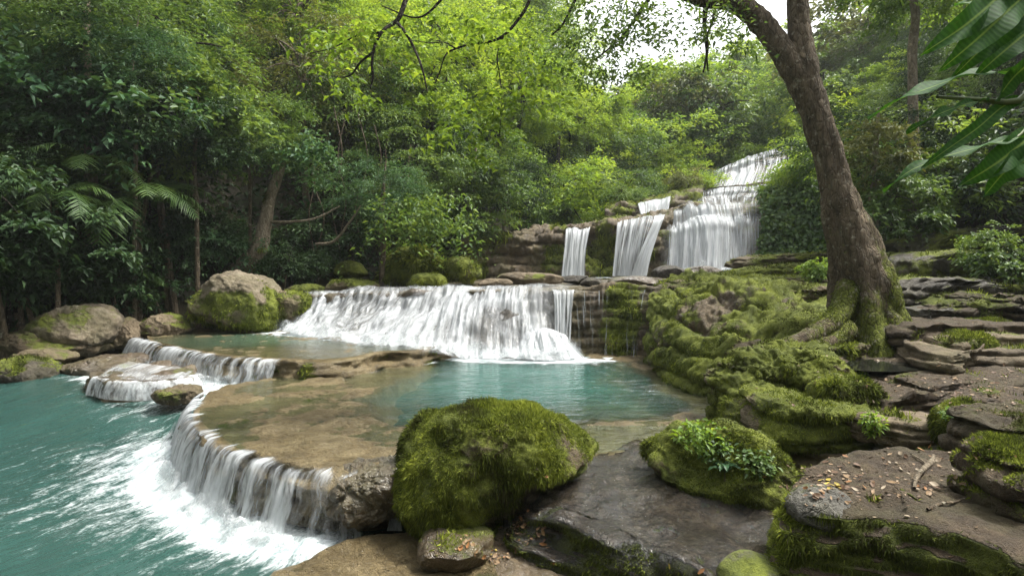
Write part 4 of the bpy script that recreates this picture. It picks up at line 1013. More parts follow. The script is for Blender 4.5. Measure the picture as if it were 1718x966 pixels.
# ------------------------------------------------------------------ rocks of the upper ledge
def stone(outl, Y, thick, label, seed, mat='wet', moss=(.1, .1), name='stone', **kw):
    return inflate(name, outl, Y, thick, M[mat], label, 'rock', 'stones on the upper ledge', seed=seed, moss=moss, rough=.14, **kw)
stone([(1092, 463), (1100, 450), (1125, 445), (1146, 452), (1146, 464), (1115, 466)], 17.5, .4, 'smooth dark stone below the middle high fall', 101, 'dark')
stone([(1142, 462), (1155, 450), (1180, 446), (1210, 453), (1205, 464), (1165, 466)], 17.8, .4, 'low brown stone below the broad high fall', 102)
stone([(832, 474), (840, 460), (880, 457), (935, 461), (940, 474), (880, 478)], 16.5, .5, 'flat mossy stone on the upper ledge below the long rock wall', 103, 'tan', (.25, .2))
stone([(935, 470), (950, 463), (985, 462), (990, 472), (960, 475)], 17, .35, 'small dark stone below the leftmost high fall', 104, 'dark')
stone([(975, 478), (982, 468), (1000, 466), (1012, 474), (1005, 481)], 15.4, .25, 'little dark stone at the lip of the ledge', 105, 'dark')
stone([(1020, 474), (1040, 464), (1090, 465), (1108, 474), (1060, 480)], 15.6, .4, 'flat brown stone at the lip of the ledge', 106, 'wet', (.1, .1))
stone([(800, 478), (815, 469), (850, 468), (858, 478), (825, 482)], 15.6, .3, 'flat stone at the lip above the wide cascade', 107, 'tan', (.2, .2))
# left bank
def bould(outl, Y, thick, label, seed, mat='boulder', moss=(.2, .3), name='boulder', **kw):
    kw.setdefault('rough', .15); kw.setdefault('detail', .025)
    return inflate(name, outl, Y, thick, M[mat], label, 'boulder', 'boulders of the far bank', seed=seed, moss=moss, register=True, n=48, **kw)
def bm(V, N, m):
    y = YH - (V[:, 2] - ZC) / V[:, 1] * F
    return m + .30 * sstep(485, 505, y) - .35 * sstep(492, 478, y)
bould([(332, 530), (336, 500), (352, 474), (378, 460), (410, 459), (440, 466), (462, 488), (476, 508), (474, 535), (455, 552), (400, 558), (350, 552)], 15.0, 1.0, 'large pale boulder with bare top and mossy foot beside the wide cascade', 111, moss=(.32, .05), mossfn=bm, blades=5000, L=.06)
bould([(435, 540), (445, 505), (465, 490), (500, 490), (520, 505), (510, 530), (480, 552), (450, 556)], 15.3, .7, 'dark mossy boulder between the large pale boulder and the wide cascade', 112, 'tan', (.42, .15), blades=2500, L=.06)
bould([(58, 555), (80, 532), (115, 514), (150, 510), (180, 520), (195, 545), (180, 575), (130, 586), (85, 576)], 13.4, .8, 'slanting flat faced tan boulder on the left bank', 113, 'boulder', (.22, .25), rough=.1)
bould([(-60, 600), (-20, 572), (40, 552), (90, 545), (150, 570), (180, 590), (120, 600), (20, 612)], 13.2, .9, 'low brown rock under the slanting tan boulder', 114, 'tan', (.25, .2))
bould([(175, 575), (185, 545), (205, 532), (232, 545), (242, 570), (215, 584), (185, 584)], 14.0, .5, 'dark cracked rock between the tan boulder and the mossy one', 115, 'tan', (.35, .1))
bould([(240, 555), (245, 535), (265, 525), (295, 530), (318, 548), (310, 562), (280, 570), (250, 567)], 14.4, .55, 'small boulder with a bright moss cap beside the large pale boulder', 116, 'tan', (.25, .55), blades=1800, L=.05)
bould([(-40, 640), (-20, 612), (30, 602), (72, 606), (88, 625), (75, 645), (10, 655)], 11.4, .6, 'bright moss capped rock at the water edge', 117, 'dark', (.30, .65), blades=5000, L=.05)
bould([(20, 610), (35, 592), (70, 586), (110, 592), (118, 605), (80, 615)], 12.0, .5, 'low dark rock behind the moss capped rock', 118, 'tan', (.3, .2))
bould([(80, 640), (100, 615), (160, 600), (225, 595), (240, 612), (190, 632), (130, 645)], 12.2, .7, 'low wet brown rock beside the side cascade', 119, 'wet', (.05, .1))
bould([(258, 665), (275, 652), (305, 648), (330, 652), (332, 672), (290, 676)], 9.6, .35, 'half sunk stone in the river before the side cascade', 120, 'tan', (.2, .1))
bould([(563, 460), (566, 445), (585, 437), (605, 444), (615, 460), (590, 466)], 19.5, .6, 'smooth green dome shaped boulder on the far bank', 121, 'dark', (.8, .2), rough=.05, cuts=1)
bould([(280, 520), (300, 480), (330, 470), (350, 490), (345, 530), (310, 545)], 16.6, .6, 'dark shaded rock behind the large pale boulder', 122, 'dark', (.2, .1))
bould([(470, 492), (490, 480), (530, 478), (545, 490), (510, 497)], 17.0, .5, 'low mossy rock at the start of the wide cascade', 123, 'tan', (.45, .2))
bould([(540, 488), (560, 472), (600, 468), (632, 478), (625, 488), (580, 492)], 16.9, .6, 'flat mossy rock above the wide cascade', 124, 'tan', (.5, .25), blades=1500, L=.06)
bould([(735, 468), (742, 443), (765, 431), (790, 433), (806, 450), (804, 466), (770, 472)], 18.0, .7, 'round bright moss boulder at the start of the long rock wall', 125, 'wallrock', (.9, .2), rough=.06, cuts=1, blades=6000, L=.07)
bould([(685, 480), (695, 462), (725, 456), (748, 468), (745, 480), (715, 484)], 17.0, .5, 'small moss dome in front of the round bright moss boulder', 126, 'wallrock', (.9, .2), rough=.06, cuts=1, blades=4000, L=.06)
bould([(640, 470), (650, 430), (680, 412), (720, 418), (745, 440), (740, 468), (690, 478)], 18.8, .9, 'tall mossy mound behind the round bright moss boulder', 127, 'wallrock', (.75, .2), rough=.22, blades=9000, L=.12)
# puddle on the terrace
def puddle():
    o = [hit(x, y) for x, y in [(1416, 612), (1430, 604), (1490, 602), (1545, 604), (1562, 612), (1540, 622), (1480, 624), (1432, 620)]]
    pts = np.array([h[0] for h in o]); z = pts[:, 2].mean() - .012
    pts = np.array([Pz(x, y, z) for x, y in [(1416, 612), (1430, 605), (1490, 602), (1545, 604), (1562, 612), (1540, 621), (1480, 623), (1432, 620)]])
    E = catmull(pts, 80, True); C = E.mean(0)
    V = np.concatenate([C + (E - C) * (k / 11) for k in range(12)])
    m, t = newmat('puddle_water')
    b = t.node('ShaderNodeBsdfPrincipled', {'Base Color': (.012, .013, .010, 1), 'Roughness': .12})
    t.out(b.outputs[0])
    q = link('puddle_water', mesh_np('puddle_water', V, grid_faces(12, 80, True)[:, ::-1], m))
    tag(q, 'still dark puddle on the earth terrace', 'puddle', kind='structure')
puddle()

# ------------------------------------------------------------------ main tree
def tube(pts, rad, ns=14, per=.0, seed=0, lobes=0, lobe=None, n=None, amp=.10):
    pts = np.asarray(pts, float); rad = np.asarray(rad, float)
    n = n or max(8, len(pts) * 8)
    Q = catmull(np.concatenate([pts, rad[:, None]], 1), n)
    p, r = Q[:, :3], Q[:, 3]
    t = np.gradient(p, axis=0); t /= np.linalg.norm(t, axis=1, keepdims=True)
    ref = np.array([0., 1., 0.]) if abs(t[:, 1]).mean() < .8 else np.array([1., 0, 0])
    a = np.cross(t, ref); a /= np.linalg.norm(a, axis=1, keepdims=True)
    b = np.cross(t, a)
    th = np.linspace(0, 2 * math.pi, ns, endpoint=False)
    V = np.empty((n, ns, 3))
    for j, w in enumerate(th):
        k = np.ones(n)
        if lobe is not None: k = k + lobe(np.linspace(0, 1, n), w)
        V[:, j] = p + (a * math.cos(w) + b * math.sin(w)) * (r * k)[:, None]
    V = V.reshape(-1, 3)
    ctr = np.repeat(p, ns, 0); rr = np.repeat(r, ns)
    d = (V - ctr); d /= np.linalg.norm(d, axis=1, keepdims=True) + 1e-9
    sc = 1.6 / max(r.mean(), .01)
    V = V + d * (rr * amp * fbm(V * min(sc, 40) * np.array([1, 1, .45]), seed, 4))[:, None]
    return V, grid_faces(n, ns, True)
def join(parts):
    Vs, Fs, off = [], [], 0
    for V, Fc in parts:
        Vs.append(V); Fs.append(np.asarray(Fc) + off); off += len(V)
    return np.concatenate(Vs), np.concatenate(Fs)

def leaf_cloud(pos, ax, nr, L, W, rg, fold=.25, droop=.2):
    """one folded four-cornered leaf per position"""
    n = len(pos)
    ax = ax / (np.linalg.norm(ax, axis=1, keepdims=True) + 1e-9)
    sd = np.cross(ax, nr); sd /= np.linalg.norm(sd, axis=1, keepdims=True) + 1e-9
    up = np.cross(sd, ax)
    l = L * (.65 + .6 * rg.random(n))[:, None]; w = W * (.7 + .5 * rg.random(n))[:, None]
    tip = pos + ax * l - np.array([0, 0, 1.]) * l * droop
    mid = pos + ax * l * .45
    V = np.stack([pos, mid + sd * w * .5 + up * w * fold, tip, mid - sd * w * .5 + up * w * fold], 1).reshape(-1, 3)
    i = np.arange(n)[:, None] * 4
    Fc = np.concatenate([i + np.array([0, 1, 2]), i + np.array([0, 2, 3])])
    return V, Fc

TY = 9.0
def tp(x, y, w, Y=TY): return (*P(x, y, Y), w / 2 / F * Y)
trunk = np.array([tp(1462, 590, 160), tp(1457, 560, 132), tp(1454, 525, 110), tp(1449, 480, 94), tp(1438, 440, 84), tp(1426, 400, 73), tp(1411, 350, 59), tp(1400, 300, 48), tp(1384, 240, 46), tp(1367, 190, 46), tp(1353, 150, 48), tp(1346, 110, 47), tp(1341, 60, 39), tp(1338, 0, 36), tp(1335, -60, 36), tp(1345, -160, 38), tp(1330, -300, 30), tp(1340, -420, 16)])
def lob(t, w):
    f = np.exp(-t * 9)
    return f * (.30 * math.cos(5 * w + .6) + .18 * math.cos(3 * w + 2)) + .05 * np.cos(2 * w + t * 9) + .05 * math.cos(7 * w) * np.exp(-t * 3)
mt = empty('moss_trunked_tree', Vector(P(1455, 580, TY)))
tag(mt, 'big brown tree with a mossy base and forked trunk leaning over the earth terrace', 'tree')
tl = np.array(mt.location)
tv, tf = tube(trunk[:, :3], trunk[:, 3], 48, seed=3, lobe=lob, n=240, amp=.16)
hgt = tv[:, 2] - tl[2]
tm = np.clip(.60 * np.exp(-hgt / .9) + .16 + .25 * fbm(tv * 1.3, 7, 3) + .22 * ((tv[:, 0] - np.interp(tv[:, 2], np.sort(trunk[:, 2]), trunk[np.argsort(trunk[:, 2]), 0])) > .15) * sstep(4.5, 1.0, hgt), 0, 1)
tko = link('trunk', mesh_np('trunk', tv - tl, tf, M['bark'], True, {'moss': tm}), mt)
b = moss_blades(tv, tf, tm, 9000, .035, 5, 1.0, thr=.55)
link('moss', mesh_np('moss', b[0] - tl, b[1], M['moss'], True, {'tint': b[2]}), tko)
def part_tube(name, pts, parent, mat, mossv=.1, ns=14, seed=0, org=None, amp=.14, blades=0, n=None):
    pts = np.array(pts)
    V, Fc = tube(pts[:, :3], pts[:, 3], ns, seed=seed, amp=amp, n=n)
    ma = np.clip(mossv + .3 * fbm(V * 2, seed, 3), 0, 1)
    o = link(name, mesh_np(name, V - org, Fc, mat, True, {'moss': ma}), parent)
    if blades:
        b = moss_blades(V, Fc, ma, blades, .04, seed, 1.0, thr=.5)
        if b is not None: link('moss', mesh_np('moss', b[0] - org, b[1], M['moss'], True, {'tint': b[2]}), o)
    return o
part_tube('limb', [tp(1372, 195, 40), tp(1352, 146, 50), tp(1318, 96, 40), tp(1290, 56, 38), tp(1262, 24, 36), tp(1225, 2, 32), tp(1175, 0, 22, 8.9), tp(1110, -25, 20, 8.7), tp(1000, -60, 17, 8.4), tp(900, -75, 14, 8.2), tp(780, -60, 11, 8.0), tp(690, -30, 8, 7.8)], mt, M['bark'], .15, 20, 5, tl, n=120)
roots = [
    ([tp(1425, 480, 40, 8.9), tp(1412, 520, 36, 8.7), tp(1385, 548, 30, 8.4), tp(1340, 572, 25, 8.1), tp(1290, 592, 22, 7.8), tp(1258, 612, 18, 7.6), tp(1232, 648, 14, 7.4)], 2600),
    ([tp(1408, 540, 34, 8.8), tp(1370, 562, 26, 8.6), tp(1320, 575, 20, 8.3), tp(1295, 590, 16, 7.8), tp(1282, 640, 14, 7.0), tp(1275, 668, 10, 6.7)], 2200),
    ([tp(1420, 555, 40, 8.6), tp(1390, 574, 28, 8.3), tp(1340, 590, 18, 7.9), tp(1310, 620, 12, 7.6)], 900),
    ([tp(1490, 540, 40, 8.8), tp(1515, 565, 32, 8.6), tp(1545, 580, 22, 8.4), tp(1580, 610, 12, 8.1)], 900),
    ([tp(1470, 500, 30, 8.75), tp(1500, 555, 40, 8.6), tp(1522, 585, 24, 8.2), tp(1532, 615, 10, 7.9)], 700)]
for k, (pp, nb) in enumerate(roots):
    part_tube('root', pp, mt, M['bark'], .55 if k < 3 else .45, 14, 60 + k, tl, amp=.22, blades=nb)
# thin branches
br = [
    [tp(690, -30, 9, 7.8), tp(672, 25, 8, 7.7), tp(662, 38, 7, 7.7), tp(640, 55, 6, 7.6), tp(628, 80, 5, 7.6), tp(624, 110, 4.5, 7.6), tp(626, 130, 3.5, 7.6), tp(621, 150, 2, 7.6)],
    [tp(664, 36, 6, 7.7), tp(680, 55, 5, 7.6), tp(694, 80, 4.5, 7.6), tp(708, 115, 4, 7.5), tp(717, 155, 2, 7.5)],
    [tp(626, 88, 4.5, 7.6), tp(605, 105, 4, 7.7), tp(590, 125, 3, 7.7), tp(575, 130, 2, 7.7), tp(555, 128, 1.5, 7.7)],
    [tp(900, -75, 10, 8.2), tp(888, 0, 6, 8.2), tp(868, 35, 5.5, 8.2), tp(845, 60, 5, 8.2), tp(822, 70, 4.5, 8.2), tp(790, 74, 4, 8.2), tp(765, 82, 3.5, 8.2), tp(748, 92, 3, 8.2), tp(738, 120, 2, 8.2), tp(730, 140, 1.5, 8.2)],
    [tp(846, 60, 3.5, 8.2), tp(838, 75, 3, 8.2), tp(834, 100, 2.6, 8.2), tp(838, 125, 2.2, 8.2), tp(842, 170, 1.5, 8.2), tp(838, 230, 1.2, 8.2)],
    [tp(765, 82, 2.5, 8.2), tp(747, 72, 2.2, 8.2), tp(720, 72, 1.8, 8.2), tp(690, 68, 1.2, 8.2)],
    [tp(1000, -60, 8, 8.4), tp(970, -10, 6, 8.4), tp(945, 40, 4, 8.4), tp(925, 60, 2, 8.4)],
    [tp(1110, -25, 9, 8.7), tp(1080, 10, 6, 8.6), tp(1045, 60, 4, 8.5), tp(1000, 100, 2, 8.5)],
    [tp(1186, 0, 12, 8.9), tp(1182, 40, 7, 8.9), tp(1187, 80, 5, 8.9), tp(1180, 122, 3, 8.9)],
    [tp(1200, -2, 8, 8.9), tp(1197, 30, 5, 8.9), tp(1185, 70, 4, 8.9), tp(1188, 120, 2, 8.9)],
    [tp(640, 55, 4, 7.6), tp(600, 60, 3, 7.6), tp(560, 80, 2, 7.6), tp(520, 90, 1.4, 7.6)],
    [tp(780, -60, 8, 8), tp(740, 0, 5, 8), tp(700, 30, 3, 8), tp(640, 10, 2, 8)]]
for k, pp in enumerate(br):
    part_tube('branch', pp, mt, M['bark_dark'], .05, 7, 80 + k, tl, amp=.1)

rgl = np.random.default_rng(77)
def sprays(pxs, Y0, nleaf, sx, sz, L, W, rg, dep=.5, droop=.35):
    """leafy twig ends: clusters of leaves round the given picture points"""
    Ps = []
    for (x, y, s, *rest) in pxs:
        c = P(x, y, Y0 + rg.uniform(-dep, dep))
        k = int(nleaf * s)
        q = rg.normal(0, 1, (k, 3)) * np.array([sx, sx * .8, sz]) * s ** .5
        q[:, 2] -= .35 * (q[:, 0] ** 2 + q[:, 1] ** 2) / max(sx, .01)
        Ps.append(c + q)
    p = np.concatenate(Ps); n = len(p)
    ax = rg.normal(0, 1, (n, 3)) * np.array([1, 1, .35]); nr = rg.normal(0, .45, (n, 3)) + np.array([0, 0, 1.])
    V, Fc = leaf_cloud(p, ax, nr, L, W, rg, droop=droop)
    return V, Fc, np.repeat(np.clip(.5 + .25 * rg.normal(0, 1, n), 0, 1), 4)
dark_s = [(x, y, s) for x, y, s in [(1040, 10, 1.3), (1070, 30, 1.1), (1085, 5, .8), (1000, 40, 1.2), (970, 15, 1.2), (1025, 75, 1), (985, 100, 1), (950, 70, 1.1), (1050, 115, .9), (1010, 130, .8), (1150, 12, .35), (1200, 22, .9), (1225, 50, .7), (1128, 40, .4), (1060, 55, .7), (1175, 60, .5), (1240, 75, .5), (930, 110, 1), (905, 40, 1.2), (1095, 60, .5), (1085, 125, .35), (1220, 5, 1)]]
V, Fc, ti = sprays(dark_s, 8.5, 150, .22, .10, .085, .042, rgl)
link('crown', mesh_np('crown', V - tl, Fc, LM['mid'], True, {'tint': ti}), mt)
lite = [(830, 155, .7), (800, 165, .5), (760, 215, .7), (740, 220, .5), (810, 225, .6), (835, 205, .8), (820, 185, .6), (780, 190, .35), (800, 262, .45), (808, 275, .3), (850, 180, .5), (790, 40, .9), (800, 70, .6), (820, 48, .8), (770, 95, .35), (640, 35, .7), (600, 50, .8), (570, 75, .9), (560, 110, .7), (700, 30, .8), (740, 30, .9), (860, 20, 1), (880, 75, .9), (850, 105, .6), (690, 120, .35), (720, 160, .35), (590, 150, .6), (620, 170, .3), (540, 60, .8), (660, 90, .35), (905, 120, .8), (880, 150, .7), (930, 165, .6)]
V, Fc, ti = sprays(lite, 8.0, 75, .20, .08, .12, .055, rgl)
link('crown', mesh_np('crown', V - tl, Fc, LM['lime'], True, {'tint': ti}), mt)
hi = [(rgl.uniform(1200, 1750), rgl.uniform(-520, -230), 1.4) for _ in range(13)]
V, Fc, ti = sprays(hi, 8.8, 150, .45, .16, .12, .06, rgl, dep=2.0)
link('crown', mesh_np('crown', V - tl, Fc, LM['fresh'], True, {'tint': ti}), mt)
# ------------------------------------------------------------------ tree kinds
def make_crown(seed, rx, rz, nclump, nleaf, L, W, flat=.28, droop=.25, shell=.55, spray=.9, hang=0.):
    """clumps of leaves on layered sprays; returns leaf mesh arrays and the clump centres"""
    rg = np.random.default_rng(seed)
    d = rg.normal(0, 1, (nclump, 3)); d /= np.linalg.norm(d, axis=1, keepdims=True)
    rad = (shell + (1 - shell) * rg.random(nclump)) * (1 + .28 * rg.normal(0, 1, nclump)).clip(.5, 1.5)
    C = d * rad[:, None] * np.array([rx, rx, rz])
    C[:, 2] *= np.where(C[:, 2] < 0, .8, 1.)
    sz = spray * (.55 + .8 * rg.random(nclump))
    P_, A_, N_, T_ = [], [], [], []
    for c, s, dd in zip(C, sz, d):
        k = max(6, int(nleaf * s * s / (spray * spray)))
        # leaves along a few twigs fanning outwards
        out = np.array([dd[0], dd[1], .25 * dd[2]]); out /= np.linalg.norm(out) + 1e-6
        ntw = rg.integers(5, 9)
        tw = rg.normal(0, .75, (ntw, 3)) + out * .9; tw[:, 2] *= .45
        tw /= np.linalg.norm(tw, axis=1, keepdims=True)
        w = rg.integers(0, ntw, k); t = rg.random(k) ** .8
        p = tw[w] * (t * s)[:, None]
        p[:, 2] -= droop * s * t ** 2 + hang * s * t
        p += rg.normal(0, 1, (k, 3)) * s * np.array([.13, .13, .13 * flat * 2])
        ax = tw[w] * .7 + rg.normal(0, .7, (k, 3)) * np.array([1, 1, .4])
        nr = rg.normal(0, .40, (k, 3)) + np.array([0, 0, 1]) + out * .25
        P_.append(c + p); A_.append(ax); N_.append(nr)
        T_.append(np.clip(.5 + .18 * rg.normal() + .17 * rg.normal(0, 1, k) + .15 * t, 0, 1))
    p = np.concatenate(P_)
    V, Fc = leaf_cloud(p, np.concatenate(A_), np.concatenate(N_), L, W, rg, droop=.3)
    return V, Fc, np.repeat(np.concatenate(T_), 4), C

def make_trunk(seed, h, r, C, cz, lean=.0, nlimb=14):
    rg = np.random.default_rng(seed)
    top = np.array([lean * h + rg.normal(0, .2), rg.normal(0, .2), h])
    mid = np.array([lean * h * .3 + rg.normal(0, .12), rg.normal(0, .12), h * .5])
    pts = np.array([[0, 0, -.6], [0, 0, 0], mid, top, top + np.array([0, 0, cz])])
    parts = [tube(pts, [r * 1.5, r * 1.25, r * .9, r * .7, r * .15], 9, seed=seed, n=24, amp=.12)]
    for k in rg.permutation(len(C))[:nlimb]:
        e = C[k] + np.array([top[0], top[1], h])
        s = top * (1 - .0) + np.array([0, 0, rg.uniform(-.25, .5) * cz])
        m = (s + e) / 2 + np.array([0, 0, .15 * np.linalg.norm(e - s)])
        parts.append(tube([s, m, e], [r * .45, r * .28, r * .08], 5, seed=seed + int(k), n=8, amp=.05))
    return join(parts), top

KINDS = {}
def kind(name, seed, rx, rz, nclump, nleaf, L, W, h, r, lean=0., **kw):
    V, Fc, ti, C = make_crown(seed, rx, rz, nclump, nleaf, L, W, **kw)
    (tv, tf), top = make_trunk(seed + 5, h, r, C, rz * .7, lean)
    V = V + np.array([top[0], top[1], h])
    KINDS[name] = (mesh_np('crown', V, Fc, LM['mid'], True, {'tint': ti}),
                   mesh_np('trunk', tv, tf, M['bark_dark'], True, {'moss': np.full(len(tv), .2)}), h, rx, rz)
kind('broad', 11, 2.5, 2.1, 70, 150, .20, .10, 4.4, .14, spray=1.0)
kind('broad2', 12, 2.2, 2.6, 70, 150, .19, .10, 4.8, .13, spray=.95)
kind('fine', 13, 2.4, 2.2, 80, 190, .13, .065, 4.6, .12, spray=.95)
kind('feathery', 14, 2.7, 1.8, 60, 190, .18, .055, 4.8, .12, spray=1.25, flat=.15, droop=.35)
kind('feathery2', 15, 2.3, 2.4, 64, 180, .17, .055, 5.0, .12, spray=1.1, flat=.15, droop=.45)
kind('drooping', 16, 2.0, 2.6, 64, 170, .16, .06, 4.6, .12, spray=.9, droop=.7, hang=.5)
kind('shrub', 17, 1.1, .95, 40, 90, .15, .075, .8, .05, spray=.55)
kind('shrub2', 18, 1.2, .8, 40, 100, .12, .06, .7, .05, spray=.6)
kind('bush', 19, .9, .6, 30, 60, .20, .12, .5, .04, spray=.5)
kind('far', 20, 3.2, 2.8, 80, 70, .34, .2, 4.5, .18, spray=1.3)
kind('far2', 21, 2.8, 3.4, 80, 70, .32, .19, 4.8, .18, spray=1.2)

def gz0(x, y): return float(ground_z(np.array([x]), np.array([y]))[0])
def tree(kd, loc, sc, rz, lm, bark=None, name='tree', label=None, cat='tree', group=None, sxy=1.):
    cm, tm_, h, rx, rzz = KINDS[kd]
    e = empty(name, loc)
    e.rotation_euler = (0, 0, rz); e.scale = (sc * sxy, sc * sxy, sc)
    c = link('crown', cm, e)
    c.material_slots[0].link = 'OBJECT'; c.material_slots[0].material = LM[lm]
    t = link('trunk', tm_, e)
    if bark:
        t.material_slots[0].link = 'OBJECT'; t.material_slots[0].material = M[bark]
    tag(e, label, cat, group)
    return e

# ------------------------------------------------------------------ placing the forest
rgf = np.random.default_rng(2024)
placed = []
occ = np.zeros((49, 86), np.int32)        # 20-pixel cells: how much nearer foliage already covers
def cover(px, py, rpx, rpy, add=False):
    gy, gx = np.mgrid[0:49, 0:86]
    m = ((gx * 20 + 10 - px) / rpx) ** 2 + ((gy * 20 + 10 - py) / rpy) ** 2 < .8
    if not m.any(): return 1.
    c = (occ[m] >= 2).mean()
    if add: occ[m] += 1
    return c
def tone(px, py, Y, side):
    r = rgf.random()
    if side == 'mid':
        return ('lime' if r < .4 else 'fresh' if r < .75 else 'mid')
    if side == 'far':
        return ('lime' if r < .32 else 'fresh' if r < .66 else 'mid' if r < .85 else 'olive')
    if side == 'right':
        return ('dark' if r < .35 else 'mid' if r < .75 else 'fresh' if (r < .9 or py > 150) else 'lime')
    bright = math.exp(-((px - 720) / 330) ** 2) * (1 - min(1, max(0, (py - 60) / 330)))  # lit crowns of the upper middle: light put into the leaf colour
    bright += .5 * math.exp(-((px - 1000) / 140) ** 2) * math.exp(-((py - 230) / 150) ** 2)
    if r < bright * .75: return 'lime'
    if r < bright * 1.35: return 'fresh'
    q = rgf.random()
    if px < 260: return 'blue' if q < .2 else 'dark' if q < .6 else 'mid'  # darker leaves toward the left, the forest's shade put into their colour
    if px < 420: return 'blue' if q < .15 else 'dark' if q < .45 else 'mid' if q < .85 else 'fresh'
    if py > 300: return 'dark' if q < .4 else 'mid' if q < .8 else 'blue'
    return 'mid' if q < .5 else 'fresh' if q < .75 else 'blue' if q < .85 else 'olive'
cands = []
def scatter(x0, x1, y0, y1, sp, test, kinds, side, smin, smax):
    for gx in np.arange(x0, x1, sp):
        for gy in np.arange(y0, y1, sp):
            x = gx + rgf.uniform(-.42, .42) * sp; y = gy + rgf.uniform(-.42, .42) * sp
            if not test(x, y): continue
            z = float(ground_z(np.array([x]), np.array([y]))[0])
            cands.append((y, x, z, kinds[rgf.integers(len(kinds))], rgf.uniform(smin, smax), side))
def ld(x, y): return float(sdist(LEFT, np.array([x]), np.array([y]))[0])
def rd(x, y): return -float(sdist(RIGHT, np.array([x]), np.array([y]))[0])
NEAR = ['broad', 'broad2', 'fine', 'feathery', 'feathery2', 'drooping']
scatter(-30, 12, 9, 40, 2.5, lambda x, y: 1.6 < ld(x, y) < 9, NEAR, 'left', .65, 1.15)
scatter(-45, 22, 12, 60, 3.6, lambda x, y: 9 <= ld(x, y) < 26, NEAR, 'left', .95, 1.5)
scatter(6, 26, 13, 36, 2.5, lambda x, y: .8 < rd(x, y) < 9, NEAR, 'right', .5, .9)
scatter(10, 44, 14, 60, 3.8, lambda x, y: 9 <= rd(x, y) < 22, NEAR, 'right', .9, 1.4)
scatter(8, 70, 37, 112, 4.6, lambda x, y: not (1.6 < ld(x, y) < 26 and y < 60) and rd(x, y) < 30 and ld(x, y) < 30, ['far', 'far2'], 'far', .75, 1.15)
# the trees that close the view up the valley, set by where their crowns show
for (px, py, Y, kd, sc) in [(1045, 165, 60, 'far', 1.2), (1095, 172, 72, 'far2', 1.1), (1140, 158, 76, 'far', 1.1), (1200, 138, 82, 'far2', 1.2), (1250, 122, 84, 'far', 1.3), (1300, 90, 84, 'far2', 1.4), (1345, 95, 80, 'far', 1.4), (1075, 150, 66, 'far', 1.2), (1180, 150, 66, 'far2', 1.2), (1235, 140, 70, 'far', 1.3), (1290, 140, 68, 'far2', 1.3), (1335, 145, 64, 'far', 1.2), (1120, 165, 62, 'far', 1.1), (1075, 255, 37, 'broad', 1.2), (1110, 290, 35, 'fine', 1.0), (1140, 235, 41, 'broad2', 1.4), (1170, 265, 38, 'feathery', 1.1), (1200, 225, 44, 'broad', 1.5), (1235, 240, 42, 'feathery2', 1.4), (1275, 222, 44, 'broad', 1.5),
        (1310, 230, 41, 'fine', 1.3), (1055, 215, 43, 'feathery', 1.5), (1100, 210, 47, 'broad', 1.5), (1150, 195, 50, 'fine', 1.5), (1215, 180, 52, 'broad2', 1.6), (1270, 180, 54, 'broad', 1.7), (1320, 190, 50, 'feathery', 1.6), (1080, 170, 55, 'broad2', 1.6), (1020, 290, 34, 'fine', 1.2), (1035, 250, 38, 'broad', 1.3),
        (985, 330, 31, 'fine', 1.0), (940, 335, 29, 'broad', 1.0), (890, 340, 28, 'drooping', 1.0), (850, 345, 27.5, 'fine', .9), (1050, 318, 31, 'feathery', .8)]:
    f = P(px, py, Y); cands.append((Y, f[0], f[2] - KINDS[kd][2] * sc, kd, sc, 'mid'))
# nothing stands in the stream above the falls
cands.sort()
WIN = [(140, 158, 60, 190, 16), (221, 232, 115, 205, 16), (395, 485, 300, 440, 18.2), (637, 648, 350, 440, 19), (787, 798, 300, 375, 23), (1527, 1541, 0, 180, 15), (1465, 1478, 290, 345, 14), (440, 545, 235, 320, 18.2)]     # bare trunks the photo shows
for (y, x, z, kd, sc, side) in cands:
    if y < 4: continue
    if side == 'far' and abs(x - .40 * y) < 2.2 and y < 42: continue
    h, rx, rzz = KINDS[kd][2:]
    pcx, pcy = proj((x, y, z + h * sc)); rpx = rx * sc / y * F; rpy = rzz * sc / y * F
    if pcx + rpx < -60 or pcx - rpx > 1780 or pcy + rpy < -40: continue
    # keep the open window of the high falls and the sky
    if side == 'right' and pcx - rpx * .9 < (1390 if y < 24 else 1345) and pcy + rpy > 120 and y < 34: continue
    if side == 'right' and pcx - rpx < 1385: continue
    if any(y < W_[4] and W_[0] < pcx + .8 * rpx and W_[1] > pcx - .8 * rpx and W_[2] < pcy + .8 * rpy and W_[3] > pcy - .8 * rpy for W_ in WIN): continue
    if side == 'left' and y > 20 and pcx + rpx * .85 > (1060 if pcy < 330 else 1010): continue
    if side in ('far', 'mid') and y > 48 and pcy - .9 * rpy < 118 - (pcx - 1070) * .22: continue
    c = cover(pcx, pcy, max(rpx, 12), max(rpy, 12))
    if c > .86 and side != 'mid': continue
    cover(pcx, pcy, max(rpx * .85, 12), max(rpy * .85, 12), True)
    placed.append(dict(kd=kd, loc=(x, y, z - .15), sc=sc, px=pcx, py=pcy, r=rpx, side=side, tone=tone(pcx, pcy, y, side), pale=rgf.random() < .35, rz=rgf.uniform(0, 6.28)))

